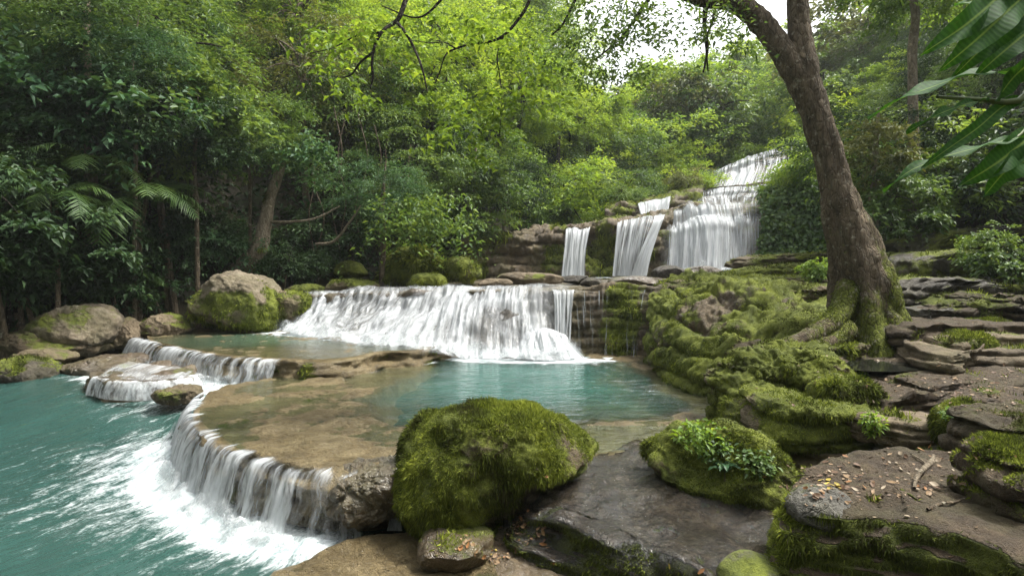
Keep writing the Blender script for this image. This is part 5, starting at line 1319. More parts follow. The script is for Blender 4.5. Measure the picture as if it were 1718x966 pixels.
TONE = {'dark': 'dark green', 'mid': 'mid green', 'fresh': 'fresh green', 'lime': 'yellow green', 'blue': 'bluish green', 'olive': 'olive green'}
FORM = {'broad': 'broad leaved', 'broad2': 'tall broad leaved', 'fine': 'fine leaved', 'feathery': 'spreading feathery', 'feathery2': 'feathery', 'drooping': 'drooping', 'far': 'rounded', 'far2': 'tall rounded'}
MARKS = [(145, 130, 'the pale bare trunk'), (215, 330, 'the tree ferns'), (455, 330, 'the leaning mossy trunk'), (400, 500, 'the large pale boulder'), (590, 450, 'the green dome boulder'), (770, 450, 'the round moss boulder'),
         (870, 425, 'the tan patch of the rock wall'), (968, 420, 'the leftmost high fall'), (1098, 340, 'the short high fall'), (1255, 280, 'the topmost fall'), (1330, 390, 'the ivy wall'), (1345, 100, 'the fork of the big tree'),
         (1420, 350, 'the leaning trunk of the big tree'), (1535, 100, 'the pale pole trunk'), (1600, 170, 'the large glossy leaves'), (650, 60, 'the dark arching twigs'), (810, 200, 'the bright hanging leaves'), (60, 520, 'the leafy bank bushes'), (1130, 70, 'the patch of sky'), (1620, 440, 'the dark ledges')]
def place_word(px, py):
    k = min(range(len(MARKS)), key=lambda i: (MARKS[i][0] - px) ** 2 + (MARKS[i][1] - py) ** 2)
    mx, my, nm = MARKS[k]
    dx, dy = px - mx, py - my
    if math.hypot(dx, dy) < 45: return 'just behind ' + nm
    far = 'well ' if math.hypot(dx, dy) > 150 else ''
    if abs(dy) > abs(dx) * 1.6: return far + ('above ' if dy < 0 else 'below ') + nm
    if abs(dx) > abs(dy) * 1.6: return ('far ' if far else 'just ') + ('right of ' if dx > 0 else 'left of ') + nm
    return far + ('above' if dy < 0 else 'below') + (' and right of ' if dx > 0 else ' and left of ') + nm
labs = {}
for t_ in placed:
    cx, cy = min(max(t_['px'], 10), 1700), max(t_['py'], 5)
    size = 'large ' if t_['r'] > 150 else 'small ' if t_['r'] < 62 else ''
    t_['label'] = size + TONE[t_['tone']] + ' ' + FORM[t_['kd']] + ' tree ' + place_word(cx, cy)
    labs.setdefault(t_['label'], []).append(t_)
ORD = ['first', 'second', 'third', 'fourth', 'fifth', 'sixth', 'seventh', 'eighth']
for l, g in labs.items():
    if len(g) == 2:
        g.sort(key=lambda q: q['px']); d = abs(g[0]['px'] - g[1]['px']) >= abs(g[0]['py'] - g[1]['py'])
        if not d: g.sort(key=lambda q: q['py'])
        for q, w in zip(g, (('left one of two', 'right one of two') if d else ('upper one of two', 'lower one of two'))): q['label'] = l + ', ' + w
    elif len(g) > 2:
        g.sort(key=lambda q: q['px'])
        for k, q in enumerate(g): q['label'] = l + ', ' + ORD[min(k, 7)] + ' from the left'
for t_ in placed:
    if len(t_['label'].split()) > 16: t_['label'] = t_['label'].replace(' the ', ' ')
    if len(t_['label'].split()) > 16: t_['label'] = t_['label'].replace(' from the left', ' from left').replace('well ', '').replace('far ', '').replace(' one of two', ' of two').replace('small ', '')
GRP = {'left': 'forest trees on the slope beyond the pool', 'right': 'trees on the slope behind the big tree', 'far': 'trees of the far hill', 'mid': 'trees closing the valley behind the high falls'}
for t_ in placed:
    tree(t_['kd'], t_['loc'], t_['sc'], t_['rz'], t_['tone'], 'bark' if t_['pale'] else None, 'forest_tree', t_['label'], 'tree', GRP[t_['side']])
print('forest trees', len(placed))
# unseen trees added behind the viewer to shade the foreground
for k, (x, y, sc) in enumerate([(-9, -5, 1.5), (-3.5, -6.5, 1.6), (2.5, -7.5, 1.5), (-15, 0, 1.4), (-17, 5, 1.3)]):
    tree(['far', 'far2'][k % 2], (x, y, gz0(x, y)), sc, k * 1.3, 'mid', None, 'shade_tree', ['rounded', 'tall'][k % 2] + ' unseen shade tree added behind the viewer, ' + ['over the river', 'beside the river', 'behind the leaf strewn slab', 'at the far river side', 'at the far river side under the hill'][k], 'tree', 'unseen trees shading the foreground')

# ------------------------------------------------------------------ special trees of the far bank
def gz(x, y): return float(ground_z(np.array([x]), np.array([y]))[0])
def pole(px, Y, y0, y1, wpx, label, lm, kd, csc, bend=0., bark='bark_pale', name='slender_tree', crown_dy=0):
    """a slim tree seen by its bare trunk: from picture height y0 (foot) to y1 (crown)"""
    f = P(px, y0, Y); X = f[0]
    zb = min(gz(X, Y), f[2])
    e = empty(name, (X, Y, zb)); tag(e, label, 'tree', 'slender trees')
    o = np.array([X, Y, zb])
    top = P(px + bend, y1, Y)
    r = wpx / 2 / F * Y
    rg = np.random.default_rng(int(px))
    pts = [o - [0, 0, .3], f * .5 + o * .5 if zb < f[2] - .3 else o + [0, 0, .1]]
    for t in (.25, .5, .75, 1.):
        q = f + (top - f) * t; pts.append(q + np.array([rg.normal(0, .05), 0, 0]))
    pts.append(top + np.array([.1, 0, 1.2]))
    V, Fc = tube(pts, [r * 1.4, r * 1.2, r * 1.05, r, r * .92, r * .85, r * .3], 10, seed=int(px), n=40)
    link('trunk', mesh_np('trunk', V - o, Fc, M[bark], True, {'moss': np.full(len(V), .12)}), e)
    cm, _, h, rx, rz = KINDS[kd]
    c = link('crown', cm, e)
    c.scale = (csc,) * 3; c.location = Vector(top - o) + Vector((0, 0, crown_dy - h * csc + .3 * csc))
    c.material_slots[0].link = 'OBJECT'; c.material_slots[0].material = LM[lm]
    return e
pole(150, 14.3, 210, 30, 12, 'slender tree with a pale bare trunk above the tree ferns', 'mid', 'feathery', .62, -10)
pole(226, 14.6, 215, 105, 6, 'thin straight tree with a grey stem right of the pale bare trunk', 'blue', 'feathery', .5)
pole(332, 15.5, 430, 235, 7, 'thin dark stemmed tree behind the tree ferns', 'dark', 'broad', .5, -6, 'bark')
pole(640, 18.5, 455, 335, 9, 'small tree with a straight pale stem behind the tall mossy mound', 'blue', 'feathery', .50, 2, 'bark', crown_dy=.3)
pole(792, 22.5, 385, 290, 8, 'thin pale trunked tree standing at the end of the long rock wall', 'mid', 'broad', .7, 3)
pole(846, 24, 385, 320, 5, 'thin stemmed tree behind the long rock wall', 'dark', 'fine', .6, 2)
pole(420, 17, 330, 235, 5, 'thin grey stemmed tree behind the leaning mossy trunk', 'mid', 'fine', .6, 2, 'bark')
pole(760, 22, 400, 360, 7, 'short dark trunked tree over the round moss boulder', 'mid', 'broad2', .7, 2, 'bark_dark')
pole(690, 21, 440, 300, 6, 'slim tree over the moss mounds with a dim trunk', 'mid', 'feathery2', .7, -6, 'bark')
pole(1533, 14.5, 190, -30, 14, 'straight pale pole trunk rising on the slope behind the big tree', 'fresh', 'broad', .6, -3)
pole(1471, 13.6, 352, 270, 12, 'short grey stump like trunk beside the leaning trunk of the big tree', 'olive', 'shrub', .7, -4)
# leaning mossy tree
lt = empty('leaning_tree', Vector(P(405, 450, 17.2))); lo = np.array(lt.location)
tag(lt, 'leaning tree with a mossy foot and a pale leafy crown above the large pale boulder', 'tree')
part_tube('trunk', [tp(385, 470, 34, 17.2), tp(410, 445, 32, 17.1), tp(436, 415, 27, 17), tp(445, 375, 22, 17), tp(453, 335, 19, 17), tp(468, 290, 15, 17), tp(480, 255, 8, 17)], lt, M['bark_pale'], .30, 14, 120, lo, blades=1500)
part_tube('branch', [tp(446, 372, 5, 17), tp(490, 372, 4, 16.8), tp(530, 366, 3.5, 16.6), tp(570, 346, 2, 16.4)], lt, M['bark_pale'], .05, 6, 121, lo)
V, Fc, ti = sprays([(rgl.uniform(440, 535), 215 + rgl.uniform(0, 48), .7) for _ in range(14)] + [(525, 292, .5), (545, 305, .5), (505, 275, .6), (455, 230, .7), (440, 255, .4), (470, 245, .7), (500, 240, .7)], 17, 90, .36, .10, .19, .085, rgl, dep=.9)
link('crown', mesh_np('crown', V - lo, Fc, LM['blue'], True, {'tint': np.clip(ti + .25, 0, 1)}), lt)
# leafy sapling over the mossy mounds
sp_ = empty('leafy_sapling', Vector(P(640, 460, 17.6))); so = np.array(sp_.location)
tag(sp_, 'leafy sapling spreading layered leaves over the tall mossy mound', 'tree')
part_tube('trunk', [tp(640, 465, 9, 17.6), tp(643, 420, 8, 17.6), tp(648, 370, 6, 17.5), tp(665, 340, 3, 17.4)], sp_, M['bark'], .15, 8, 130, so)
V, Fc, ti = sprays([(rgl.uniform(640, 770), 335 + rgl.uniform(-12, 45), 1.) for _ in range(26)] + [(760, 375, .8), (770, 365, .6)], 17.4, 70, .45, .10, .17, .085, rgl, dep=.8)
link('crown', mesh_np('crown', V - so, Fc, LM['mid'], True, {'tint': ti}), sp_)

# ------------------------------------------------------------------ tree ferns
def frond(L, rg, npin=28):
    """one fern frond along +x, arching; leaflets with toothed edge"""
    t = np.linspace(0, 1, 20)
    x = L * (t - .22 * t ** 3); z = L * (.42 * t - .74 * t ** 2.2)
    spine = np.stack([x, 0 * x, z], -1)
    parts = [tube(spine, np.interp(t, [0, 1], [.012, .003]) * L / 1.2, 4, n=20, amp=0)]
    Vs, Fs, off = [], [], 0
    for k in range(npin):
        s = .10 + .89 * k / npin
        c = np.array([np.interp(s, t, x), 0, np.interp(s, t, z)])
        tg = np.array([np.interp(s + .01, t, x), 0, np.interp(s + .01, t, z)]) - c; tg /= np.linalg.norm(tg) + 1e-9
        pl = L * .30 * math.sin(math.pi * min(1, s * .86 + .10)) ** .8 + .01
        for sd in (-1, 1):
            d = np.array([0, sd, 0]) * .92 + tg * .42 + np.array([0, 0, -.22]); d /= np.linalg.norm(d)
            pl_ = pl * rg.uniform(.75, 1.1)
            d = d + rg.normal(0, .07, 3)
            w = L * .018
            b1 = c + d * pl_ * .55 + np.array([0, 0, -.04 * pl_]); b2 = c + d * pl_ + np.array([0, 0, -.18 * pl_])
            Vs += [c - tg * w * .5, c + tg * w * .5, b1 + tg * w * .55, b2, b1 - tg * w * .55]
            Fs += [[off, off + 1, off + 2], [off, off + 2, off + 4], [off + 4, off + 2, off + 3]]; off += 5
    return parts[0], np.array(Vs), np.array(Fs)
rgn = np.random.default_rng(9)
FV = []
for k in range(3):
    (sv, sf), lv, lf = frond(1.0, rgn)
    quad = np.concatenate([lf, lf[:, 2:3]], 1)
    V = np.concatenate([lv, sv]); ti = np.concatenate([rgn.normal(.55, .12, len(lv)), np.full(len(sv), .3)])
    FV.append(mesh_np('frond', V, [lf, sf + len(lv)], LM['fresh'], False, {'tint': np.clip(ti, 0, 1)}))
def tree_fern(px, py, Y, size, n, label, lm, foot=None, tw=9, tilt=0):
    top = P(px, py, Y); zb = gz(top[0], Y) if foot is None else P(px, foot, Y)[2]
    e = empty('tree_fern', (top[0], Y, zb)); tag(e, label, 'fern', 'tree ferns of the far bank'); o = np.array(e.location)
    r = tw / 2 / F * Y
    V, Fc = tube([o - [0, 0, .2], (o + top) / 2 + [.03, 0, 0], top], [r * 1.4, r, r * .9], 9, seed=int(px), n=24)
    link('trunk', mesh_np('trunk', V - o, Fc, M['bark'], True, {'moss': np.full(len(V), .25)}), e)
    rg = np.random.default_rng(int(px))
    for k in range(n):
        f = link('frond', FV[k % 3], e)
        f.location = Vector(top - o)
        f.rotation_euler = (rg.normal(0, .12), rg.normal(-.22 + tilt, .25), k / n * 2 * math.pi + rg.normal(0, .15))
        s = size * rg.uniform(.8, 1.15); f.scale = (s, s, s)
        f.material_slots[0].link = 'OBJECT'; f.material_slots[0].material = LM[lm]
    return e
tree_fern(232, 338, 14.7, 2.1, 15, 'large tree fern with broad arching fronds on the dark bank', 'mid', tw=9)
tree_fern(95, 330, 13.0, 1.5, 11, 'smaller tree fern with yellowish fronds at the picture edge', 'mid', tw=8)
tree_fern(160, 292, 14.2, 1.6, 11, 'tree fern half hidden behind the other two', 'mid', tw=8)

# ------------------------------------------------------------------ bushes of the banks
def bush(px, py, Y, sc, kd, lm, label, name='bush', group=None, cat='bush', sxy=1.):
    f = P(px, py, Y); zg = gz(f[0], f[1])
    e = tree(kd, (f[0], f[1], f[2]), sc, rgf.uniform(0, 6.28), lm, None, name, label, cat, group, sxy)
    if f[2] - zg > .5:          # tall stems down to the slope
        rg = np.random.default_rng(int(px + py)); L = (f[2] - zg) / sc
        V, Fc = join([tube([(0, 0, .2), (dx * .5, dy * .5, -L * .5), (dx, dy, -L - .3)], [.035, .045, .06], 6, seed=k, n=14) for k, (dx, dy) in enumerate(rg.normal(0, .25, (3, 2)))])
        link('stem', mesh_np('stem', V, Fc, M['bark'], True, {'moss': np.full(len(V), .2)}), e)
    return e
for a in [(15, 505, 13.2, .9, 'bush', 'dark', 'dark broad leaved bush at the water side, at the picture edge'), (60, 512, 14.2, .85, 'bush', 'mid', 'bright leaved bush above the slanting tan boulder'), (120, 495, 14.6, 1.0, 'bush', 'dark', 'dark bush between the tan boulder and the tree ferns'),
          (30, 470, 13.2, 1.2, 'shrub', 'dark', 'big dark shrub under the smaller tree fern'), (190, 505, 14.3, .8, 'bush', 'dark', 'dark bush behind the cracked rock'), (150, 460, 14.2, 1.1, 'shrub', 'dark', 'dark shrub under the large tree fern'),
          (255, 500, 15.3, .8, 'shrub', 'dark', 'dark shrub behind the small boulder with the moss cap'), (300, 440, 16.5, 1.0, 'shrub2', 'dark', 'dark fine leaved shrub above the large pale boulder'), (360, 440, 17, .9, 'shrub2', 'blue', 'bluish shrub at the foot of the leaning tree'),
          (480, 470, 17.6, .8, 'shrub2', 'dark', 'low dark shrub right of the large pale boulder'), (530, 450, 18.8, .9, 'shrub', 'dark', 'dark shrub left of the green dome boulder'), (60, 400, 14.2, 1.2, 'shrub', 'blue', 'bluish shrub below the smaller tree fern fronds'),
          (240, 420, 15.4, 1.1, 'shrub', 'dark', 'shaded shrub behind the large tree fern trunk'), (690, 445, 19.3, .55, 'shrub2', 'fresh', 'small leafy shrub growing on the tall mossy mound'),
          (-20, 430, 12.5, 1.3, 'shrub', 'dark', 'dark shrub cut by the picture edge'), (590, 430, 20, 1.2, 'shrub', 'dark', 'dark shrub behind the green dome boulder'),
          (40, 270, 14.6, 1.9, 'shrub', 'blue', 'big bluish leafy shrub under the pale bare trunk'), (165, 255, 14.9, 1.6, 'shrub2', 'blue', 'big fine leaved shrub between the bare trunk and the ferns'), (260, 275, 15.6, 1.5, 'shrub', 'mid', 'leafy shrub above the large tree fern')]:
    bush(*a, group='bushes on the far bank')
for a in [(1500, 400, 13.6, .9, 'shrub', 'mid', 'leafy shrub just above the tall dark ledge'), (1560, 385, 14, 1.0, 'shrub2', 'fresh', 'fresh green fine leaved shrub on the slope behind the ledges'), (1620, 375, 14, 1.0, 'shrub', 'mid', 'mid green shrub on the slope behind the ledges'),
          (1690, 365, 13.5, 1.1, 'shrub', 'dark', 'dark shrub on the slope at the picture edge'), (1500, 330, 15.5, 1.2, 'shrub2', 'fresh', 'light fine leaved shrub beside the grey stump'), (1580, 310, 15.5, 1.3, 'shrub', 'mid', 'shrub on the slope below the pale pole trunk'),
          (1660, 300, 15.5, 1.3, 'shrub2', 'mid', 'fine leaved shrub behind the large glossy leaves'), (1440, 330, 17, 1.2, 'shrub', 'mid', 'shrub right behind the leaning trunk of the big tree'), (1700, 465, 9.9, .5, 'bush', 'mid', 'leafy bush hanging over the dark ledge at the picture edge'),
          (1670, 452, 10.2, .42, 'shrub', 'mid', 'small leafy spray over the dark ledges'), (1352, 318, 24, .8, 'shrub', 'lime', 'yellow green shrub on top of the ivy wall beside the big trunk'), (1385, 290, 25.5, 1.2, 'shrub2', 'lime', 'yellow green fine leaved shrub beside the topmost fall'), (1330, 330, 24, .9, 'shrub2', 'lime', 'yellow green low shrub on the ivy wall rim'),
          (1420, 305, 22, 1.2, 'shrub', 'fresh', 'fresh green shrub between the ivy wall and the big trunk'), (1400, 250, 32, 1.8, 'shrub', 'lime', 'yellow green shrub at the top of the topmost fall'), (1165, 325, 28.5, .9, 'shrub2', 'lime', 'yellow green shrub at the left foot of the topmost fall'), (1150, 320, 27.5, .7, 'shrub2', 'olive', 'low olive shrub on the second mossy step'),
          (1040, 345, 27, .8, 'shrub2', 'mid', 'low shrub at the end of the second mossy step'), (1372, 462, 11.6, .30, 'bush', 'fresh', 'fern like tuft on the ledges left of the big tree')]:
    bush(*a, group='bushes among the falls and ledges')
# ivy on the wall
def leaves_on(V, Fc, cnt, L, W, seed, lift=.02, up=.3):
    T = tris_of(Fc); rg = np.random.default_rng(seed)
    c = np.cross(V[T[:, 1]] - V[T[:, 0]], V[T[:, 2]] - V[T[:, 0]]); A = np.linalg.norm(c, axis=1)
    k = rg.choice(len(T), cnt, p=A / A.sum())
    r1 = np.sqrt(rg.random(cnt)); r2 = rg.random(cnt)
    p = V[T[k, 0]] * (1 - r1)[:, None] + V[T[k, 1]] * (r1 * (1 - r2))[:, None] + V[T[k, 2]] * (r1 * r2)[:, None]
    n = c[k] / (A[k][:, None] + 1e-9)
    p = p + n * (lift * rg.random(cnt))[:, None]
    ax = rg.normal(0, 1, (cnt, 3)) + np.array([0, 0, -.6])
    nr = n + rg.normal(0, .5, (cnt, 3)) + np.array([0, 0, up])
    VV, FF = leaf_cloud(p, ax, nr, L, W, rg)
    return VV, FF, np.repeat(np.clip(.5 + .2 * rg.normal(0, 1, cnt) + .25 * fbm(p * 1.2, seed, 3), 0, 1), 4)
iv = ivyG.reshape(-1, 3); il = np.array(ivy_wall.location)
ifc = grid_faces(60, 100)
if np.einsum('ij,ij->i', vnormals(iv, ifc), np.array([0, 0, ZC]) - iv).mean() < 0: ifc = ifc[:, ::-1]
V, Fc, ti = leaves_on(iv, ifc, 6000, .20, .13, 3, lift=.5)
link('ivy', mesh_np('ivy', V - il, Fc, LM['mid'], True, {'tint': ti}), ivy_wall)

# undergrowth carpet on the slopes
def carpet():
    rg = np.random.default_rng(5)
    n = 60000
    x = rg.uniform(-26, 26, n); y = 9 + 27 * rg.random(n)
    dl = sdist(LEFT, x, y); dr = -sdist(RIGHT, x, y)
    k = ((dl > .5) & (dl < 11)) | ((dr > 1.2) & (dr < 9) & (y > 12))
    x, y = x[k], y[k]
    z = ground_z(x, y)
    pn = fbm(np.stack([x, y, 0 * x], -1) * .8, 4, 3)
    p = np.stack([x, y, z + rg.random(len(x)) * (.35 + .5 * np.clip(pn, 0, 1))], -1)
    ax = rg.normal(0, 1, (len(p), 3)) * [1, 1, .5]; nr = rg.normal(0, .5, (len(p), 3)) + [0, 0, 1]
    V, Fc = leaf_cloud(p, ax, nr, .26, .14, rg)
    o = link('undergrowth', mesh_np('undergrowth', V, Fc, LM['dark'], True, {'tint': np.repeat(np.clip(.5 + .25 * rg.normal(0, 1, len(p)), 0, 1), 4)}))
    tag(o, 'dark leafy undergrowth covering the forest slopes', 'undergrowth', kind='stuff')
carpet()
# hanging vines in the dark under the crowns
for k, (x, Y, y0, y1, b) in enumerate([(560, 19, 180, 420, 10), (578, 19.2, 200, 400, -8), (600, 19.5, 190, 430, 12), (540, 18.6, 230, 430, -12), (628, 19.4, 210, 380, 8), (520, 18.4, 240, 420, 6), (655, 20, 220, 330, -6), (83, 12.9, 330, 400, 2)]):
    a, c = P(x, y0, Y), P(x + b, y1, Y); m1 = P(x + b * 1.4, (y0 * 2 + y1) / 3, Y); m2 = P(x - b * .3, (y0 + 2 * y1) / 3, Y)
    V, Fc = tube([a, m1, m2, c], [.022, .02, .018, .014], 5, seed=k, n=24)
    o = link('hanging_vine', mesh_np('hanging_vine', V - a, Fc, M['bark'], True, {'moss': np.full(len(V), .2)}), None, a)
    tag(o, 'thin bare vine hanging in the dark forest ' + ['left of the sapling', 'second left of the sapling', 'behind the sapling', 'over the shrub beside the green dome boulder', 'over the sapling crown', 'near the leaning tree', 'right above the sapling crown', 'under the smaller tree fern'][k], 'vine', 'vines hanging in the forest')
# fallen leaning branch left of the sapling
a = P(540, 415, 18)
V, Fc = tube([P(530, 410, 18), P(560, 405, 17.9), P(585, 375, 17.8), P(605, 345, 17.7)], [.05, .045, .035, .02], 7, n=24)
tag(link('dead_branch', mesh_np('dead_branch', V - a, Fc, M['bark_pale'], True, {'moss': np.full(len(V), .1)}), None, a), 'bent pale dead branch leaning in the dark beside the sapling', 'branch')
# ------------------------------------------------------------------ plants close by
def blade(pts, w, roll, n=26, fold=.10, wave=.012, seed=0, tipp=.9):
    """long leaf: midrib along pts, broad in the middle, with a fold and a slightly wavy edge"""
    Q = catmull(pts, n)
    t = np.linspace(0, 1, n)
    tg = np.gradient(Q, axis=0); tg /= np.linalg.norm(tg, axis=1, keepdims=True)
    up = np.array(roll, float); up = up / np.linalg.norm(up)
    sd = np.cross(tg, up); sd /= np.linalg.norm(sd, axis=1, keepdims=True)
    u2 = np.cross(sd, tg)
    W = w * np.sin(np.pi * np.clip(t, 0, 1) ** tipp) ** .75
    W[0] = w * .06; W[-1] = .001
    cols = np.linspace(-1, 1, 9)
    rows = []
    for c in cols:
        wv = wave * np.sin(t * 19 + c * 2 + seed) * abs(c)
        rows.append(Q + sd * (W * c * .5)[:, None] + u2 * (abs(c) * W * fold + wv)[:, None])
    G = np.stack(rows, 1)
    V = G.reshape(-1, 3)
    return V, grid_faces(n, 9), np.tile(np.abs(cols), n)
def big_leaf_mat():
    m, t = newmat('glossy_long_leaf')
    tc = t.node('ShaderNodeTexCoord').outputs['UV']
    w = t.node('ShaderNodeTexWave', {'Vector': tc, 'Scale': 9., 'Distortion': .8, 'Detail': 1.}, bands_direction='Y').outputs['Fac']
    e = t.attr('edge')
    c = t.mix(t.ss(w, .2, .9), (.024, .082, .014), (.036, .11, .018))
    c = t.mix(t.ss(e, .12, .02), c, (.16, .25, .06))
    c = t.mix(t.ss(t.noise(tc, 7, 4), .62, .74, 0, .5), c, (.10, .12, .03))
    b = t.node('ShaderNodeBump', {'Height': w, 'Strength': .12, 'Distance': .003})
    bs = t.node('ShaderNodeBsdfPrincipled', {'Base Color': c, 'Roughness': .62, 'Normal': b.outputs[0]})
    bs.inputs['Specular IOR Level'].default_value = .12
    tr = t.node('ShaderNodeBsdfTranslucent', {'Color': t.mix(1., c, (1.6, 1.5, .5), 'MULTIPLY')})
    t.out(t.mixsh(.38, bs.outputs[0], tr.outputs[0]))
    return m
M['longleaf'] = big_leaf_mat()
bp = empty('long_leaved_plant', Vector((2.35, 2.35, 1.2))); bo = np.array(bp.location)
tag(bp, 'plant with long glossy drooping leaves reaching in from the upper picture edge', 'plant')
stems = [[(2.35, 2.35, 1.1), (2.30, 2.38, 1.9), P(1790, 170, 2.4), P(1700, 172, 2.35), P(1640, 167, 2.3), P(1572, 163, 2.25)], [(2.35, 2.35, 1.1), (2.32, 2.3, 2.2), P(1800, 60, 2.4), P(1740, -20, 2.3), P(1720, -40, 2.3)], [(2.35, 2.35, 1.1), (2.28, 2.4, 2.0), P(1770, 215, 2.5), P(1700, 235, 2.45)]]
for k, s in enumerate(stems):
    V, Fc = tube(s, np.linspace(.022, .006, len(s)), 8, n=50, amp=.03)
    link('stem', mesh_np('stem', V - bo, Fc, plain_mat('green_stem', (.08, .13, .03), (.14, .18, .05), .5)), bp)
LV = [  # midrib points (px, py, Y), width px, up vector
    ([(1730, -60, 2.3), (1680, -10, 2.25), (1620, 42, 2.2), (1545, 92, 2.2)], 62, (.5, -.8, .5)),
    ([(1745, -30, 2.3), (1700, 10, 2.25), (1640, 65, 2.2), (1575, 120, 2.2)], 62, (.5, -.8, .5)),
    ([(1760, 0, 2.35), (1710, 30, 2.3), (1660, 70, 2.3), (1598, 130, 2.28)], 52, (.5, -.8, .5)),
    ([(1780, 20, 2.4), (1730, 50, 2.35), (1680, 90, 2.3), (1635, 130, 2.3)], 56, (.4, -.8, .6)),
    ([(1790, -70, 2.4), (1740, -40, 2.3), (1690, -15, 2.3), (1600, 10, 2.3)], 60, (.4, -.8, .5)),
    ([(1760, 150, 2.4), (1700, 122, 2.35), (1620, 128, 2.28), (1540, 155, 2.2), (1500, 172, 2.2), (1456, 200, 2.2)], 46, (.1, -.25, 1)),
    ([(1790, 90, 2.4), (1740, 100, 2.3), (1700, 130, 2.3), (1672, 170, 2.3)], 70, (.7, -.8, .2)),
    ([(1660, 166, 2.3), (1620, 175, 2.25), (1575, 192, 2.2), (1520, 222, 2.2)], 22, (.2, -.5, 1)),
    ([(1745, 165, 2.4), (1690, 175, 2.35), (1640, 215, 2.3), (1590, 250, 2.28), (1545, 282, 2.25)], 30, (.4, -.8, .6)),
    ([(1770, 200, 2.5), (1718, 238, 2.45), (1670, 275, 2.4), (1610, 312, 2.4)], 60, (.5, -.75, .5)),
    ([(1720, 228, 2.45), (1650, 245, 2.4), (1590, 262, 2.35), (1530, 285, 2.3), (1482, 322, 2.3)], 34, (.15, -.3, 1)),
    ([(1780, 250, 2.5), (1740, 262, 2.45), (1690, 285, 2.4), (1650, 330, 2.4)], 60, (.5, -.8, .3))]
for k, (pp, w, up) in enumerate(LV):
    V, Fc, ed = blade([P(*q) for q in pp], .8 * w / F * pp[1][2], up, seed=k)
    uv = np.stack([np.tile(np.linspace(0, 1, 9), 26), np.repeat(np.linspace(0, 1, 26), 9)], -1)
    link('leaf', mesh_np('leaf', V - bo, Fc, M['longleaf'], True, {'edge': ed}, uv), bp)

def small_plant(px, py, n, L, W, label, lm, name='small_plant', tilt=.5, seed=0, up=.05, group=None, as_one=False):
    h = hit(px, py)
    if h is None or h[0] is None: print('MISS', label); return
    o = np.array(h[0]); e = empty(name, h[0]); tag(e, label, 'plant', group)
    rg = np.random.default_rng(seed)
    acc, eds = [], []
    for k in range(n):
        a = k / n * 6.283 + rg.normal(0, .25); l = L * rg.uniform(.75, 1.15)
        d = np.array([math.cos(a), math.sin(a), 0])
        b = o + np.array([0, 0, up * rg.uniform(.6, 1.4)])
        V, Fc, ed = blade([b, b + d * l * .4 + [0, 0, l * tilt * .5], b + d * l * .75 + [0, 0, l * tilt * .45], b + d * l + [0, 0, l * tilt * .1]], W * rg.uniform(.8, 1.2), (0, 0, 1), n=14, fold=.16, wave=.003, seed=k)
        ti = np.clip(np.full(len(V), .55 + .2 * rg.normal()) + .25 * (ed < .05), 0, 1)
        link('leaf', mesh_np('leaf', V - o, Fc, LM[lm], True, {'tint': ti}), e)
    V, Fc = tube([o - [0, 0, .03], o + [0, 0, up * 1.2]], [.006, .004], 5, n=6)
    link('stem', mesh_np('stem', V - o, Fc, M['bark'], True, {'moss': np.full(len(V), .3)}), e)
    return e
small_plant(1216, 806, 8, .135, .062, 'small plant with broad pointed leaves on the leafy moss mound above the wet slab', 'blue', seed=3, up=.09, tilt=.45)
def leafy(px, py, rx, rz, n, L, W, label, lm, seed, name='leafy_plant', Y=None):
    h = hit(px, py)
    if h is None: print('MISS', label); return
    o = np.array(h[0]); rg = np.random.default_rng(seed)
    q = rg.normal(0, 1, (n, 3)); q /= np.linalg.norm(q, axis=1, keepdims=True); q *= (rg.random(n) ** .4)[:, None]
    p = o + q * np.array([rx, rx * .8, rz]) + [0, .0, rz * .5]
    V, Fc = leaf_cloud(p, rg.normal(0, 1, (n, 3)) * [1, 1, .5] + q * .6, rg.normal(0, .35, (n, 3)) + [0, -.25, 1], L, W, rg)
    ob = link(name, mesh_np(name, V - o, Fc, LM[lm], True, {'tint': np.repeat(np.clip(.5 + .22 * rg.normal(0, 1, n), 0, 1), 4)}), None, o)
    tag(ob, label, 'plant')
leafy(1180, 745, .26, .14, 330, .062, .036, 'leafy creeper with pale shiny leaves on the crest of the leafy moss mound', 'lime', 5)
leafy(1210, 770, .2, .12, 150, .05, .03, 'loose creeper leaves hanging under the shiny creeper', 'mid', 6)
leafy(1272, 790, .17, .12, 220, .055, .034, 'dark leafy creeper on the side of the leafy moss mound toward the leaf strewn slab', 'mid', 15)
leafy(1466, 722, .11, .13, 260, .05, .028, 'little round leafy bush in front of the mossy step', 'lime', 7)
leafy(1446, 632, .07, .05, 120, .04, .016, 'small green tuft beside the puddle', 'lime', 8)
leafy(1600, 700, .10, .06, 140, .04, .02, 'tiny leaves sprouting on the rounded moss cushion', 'fresh', 9)

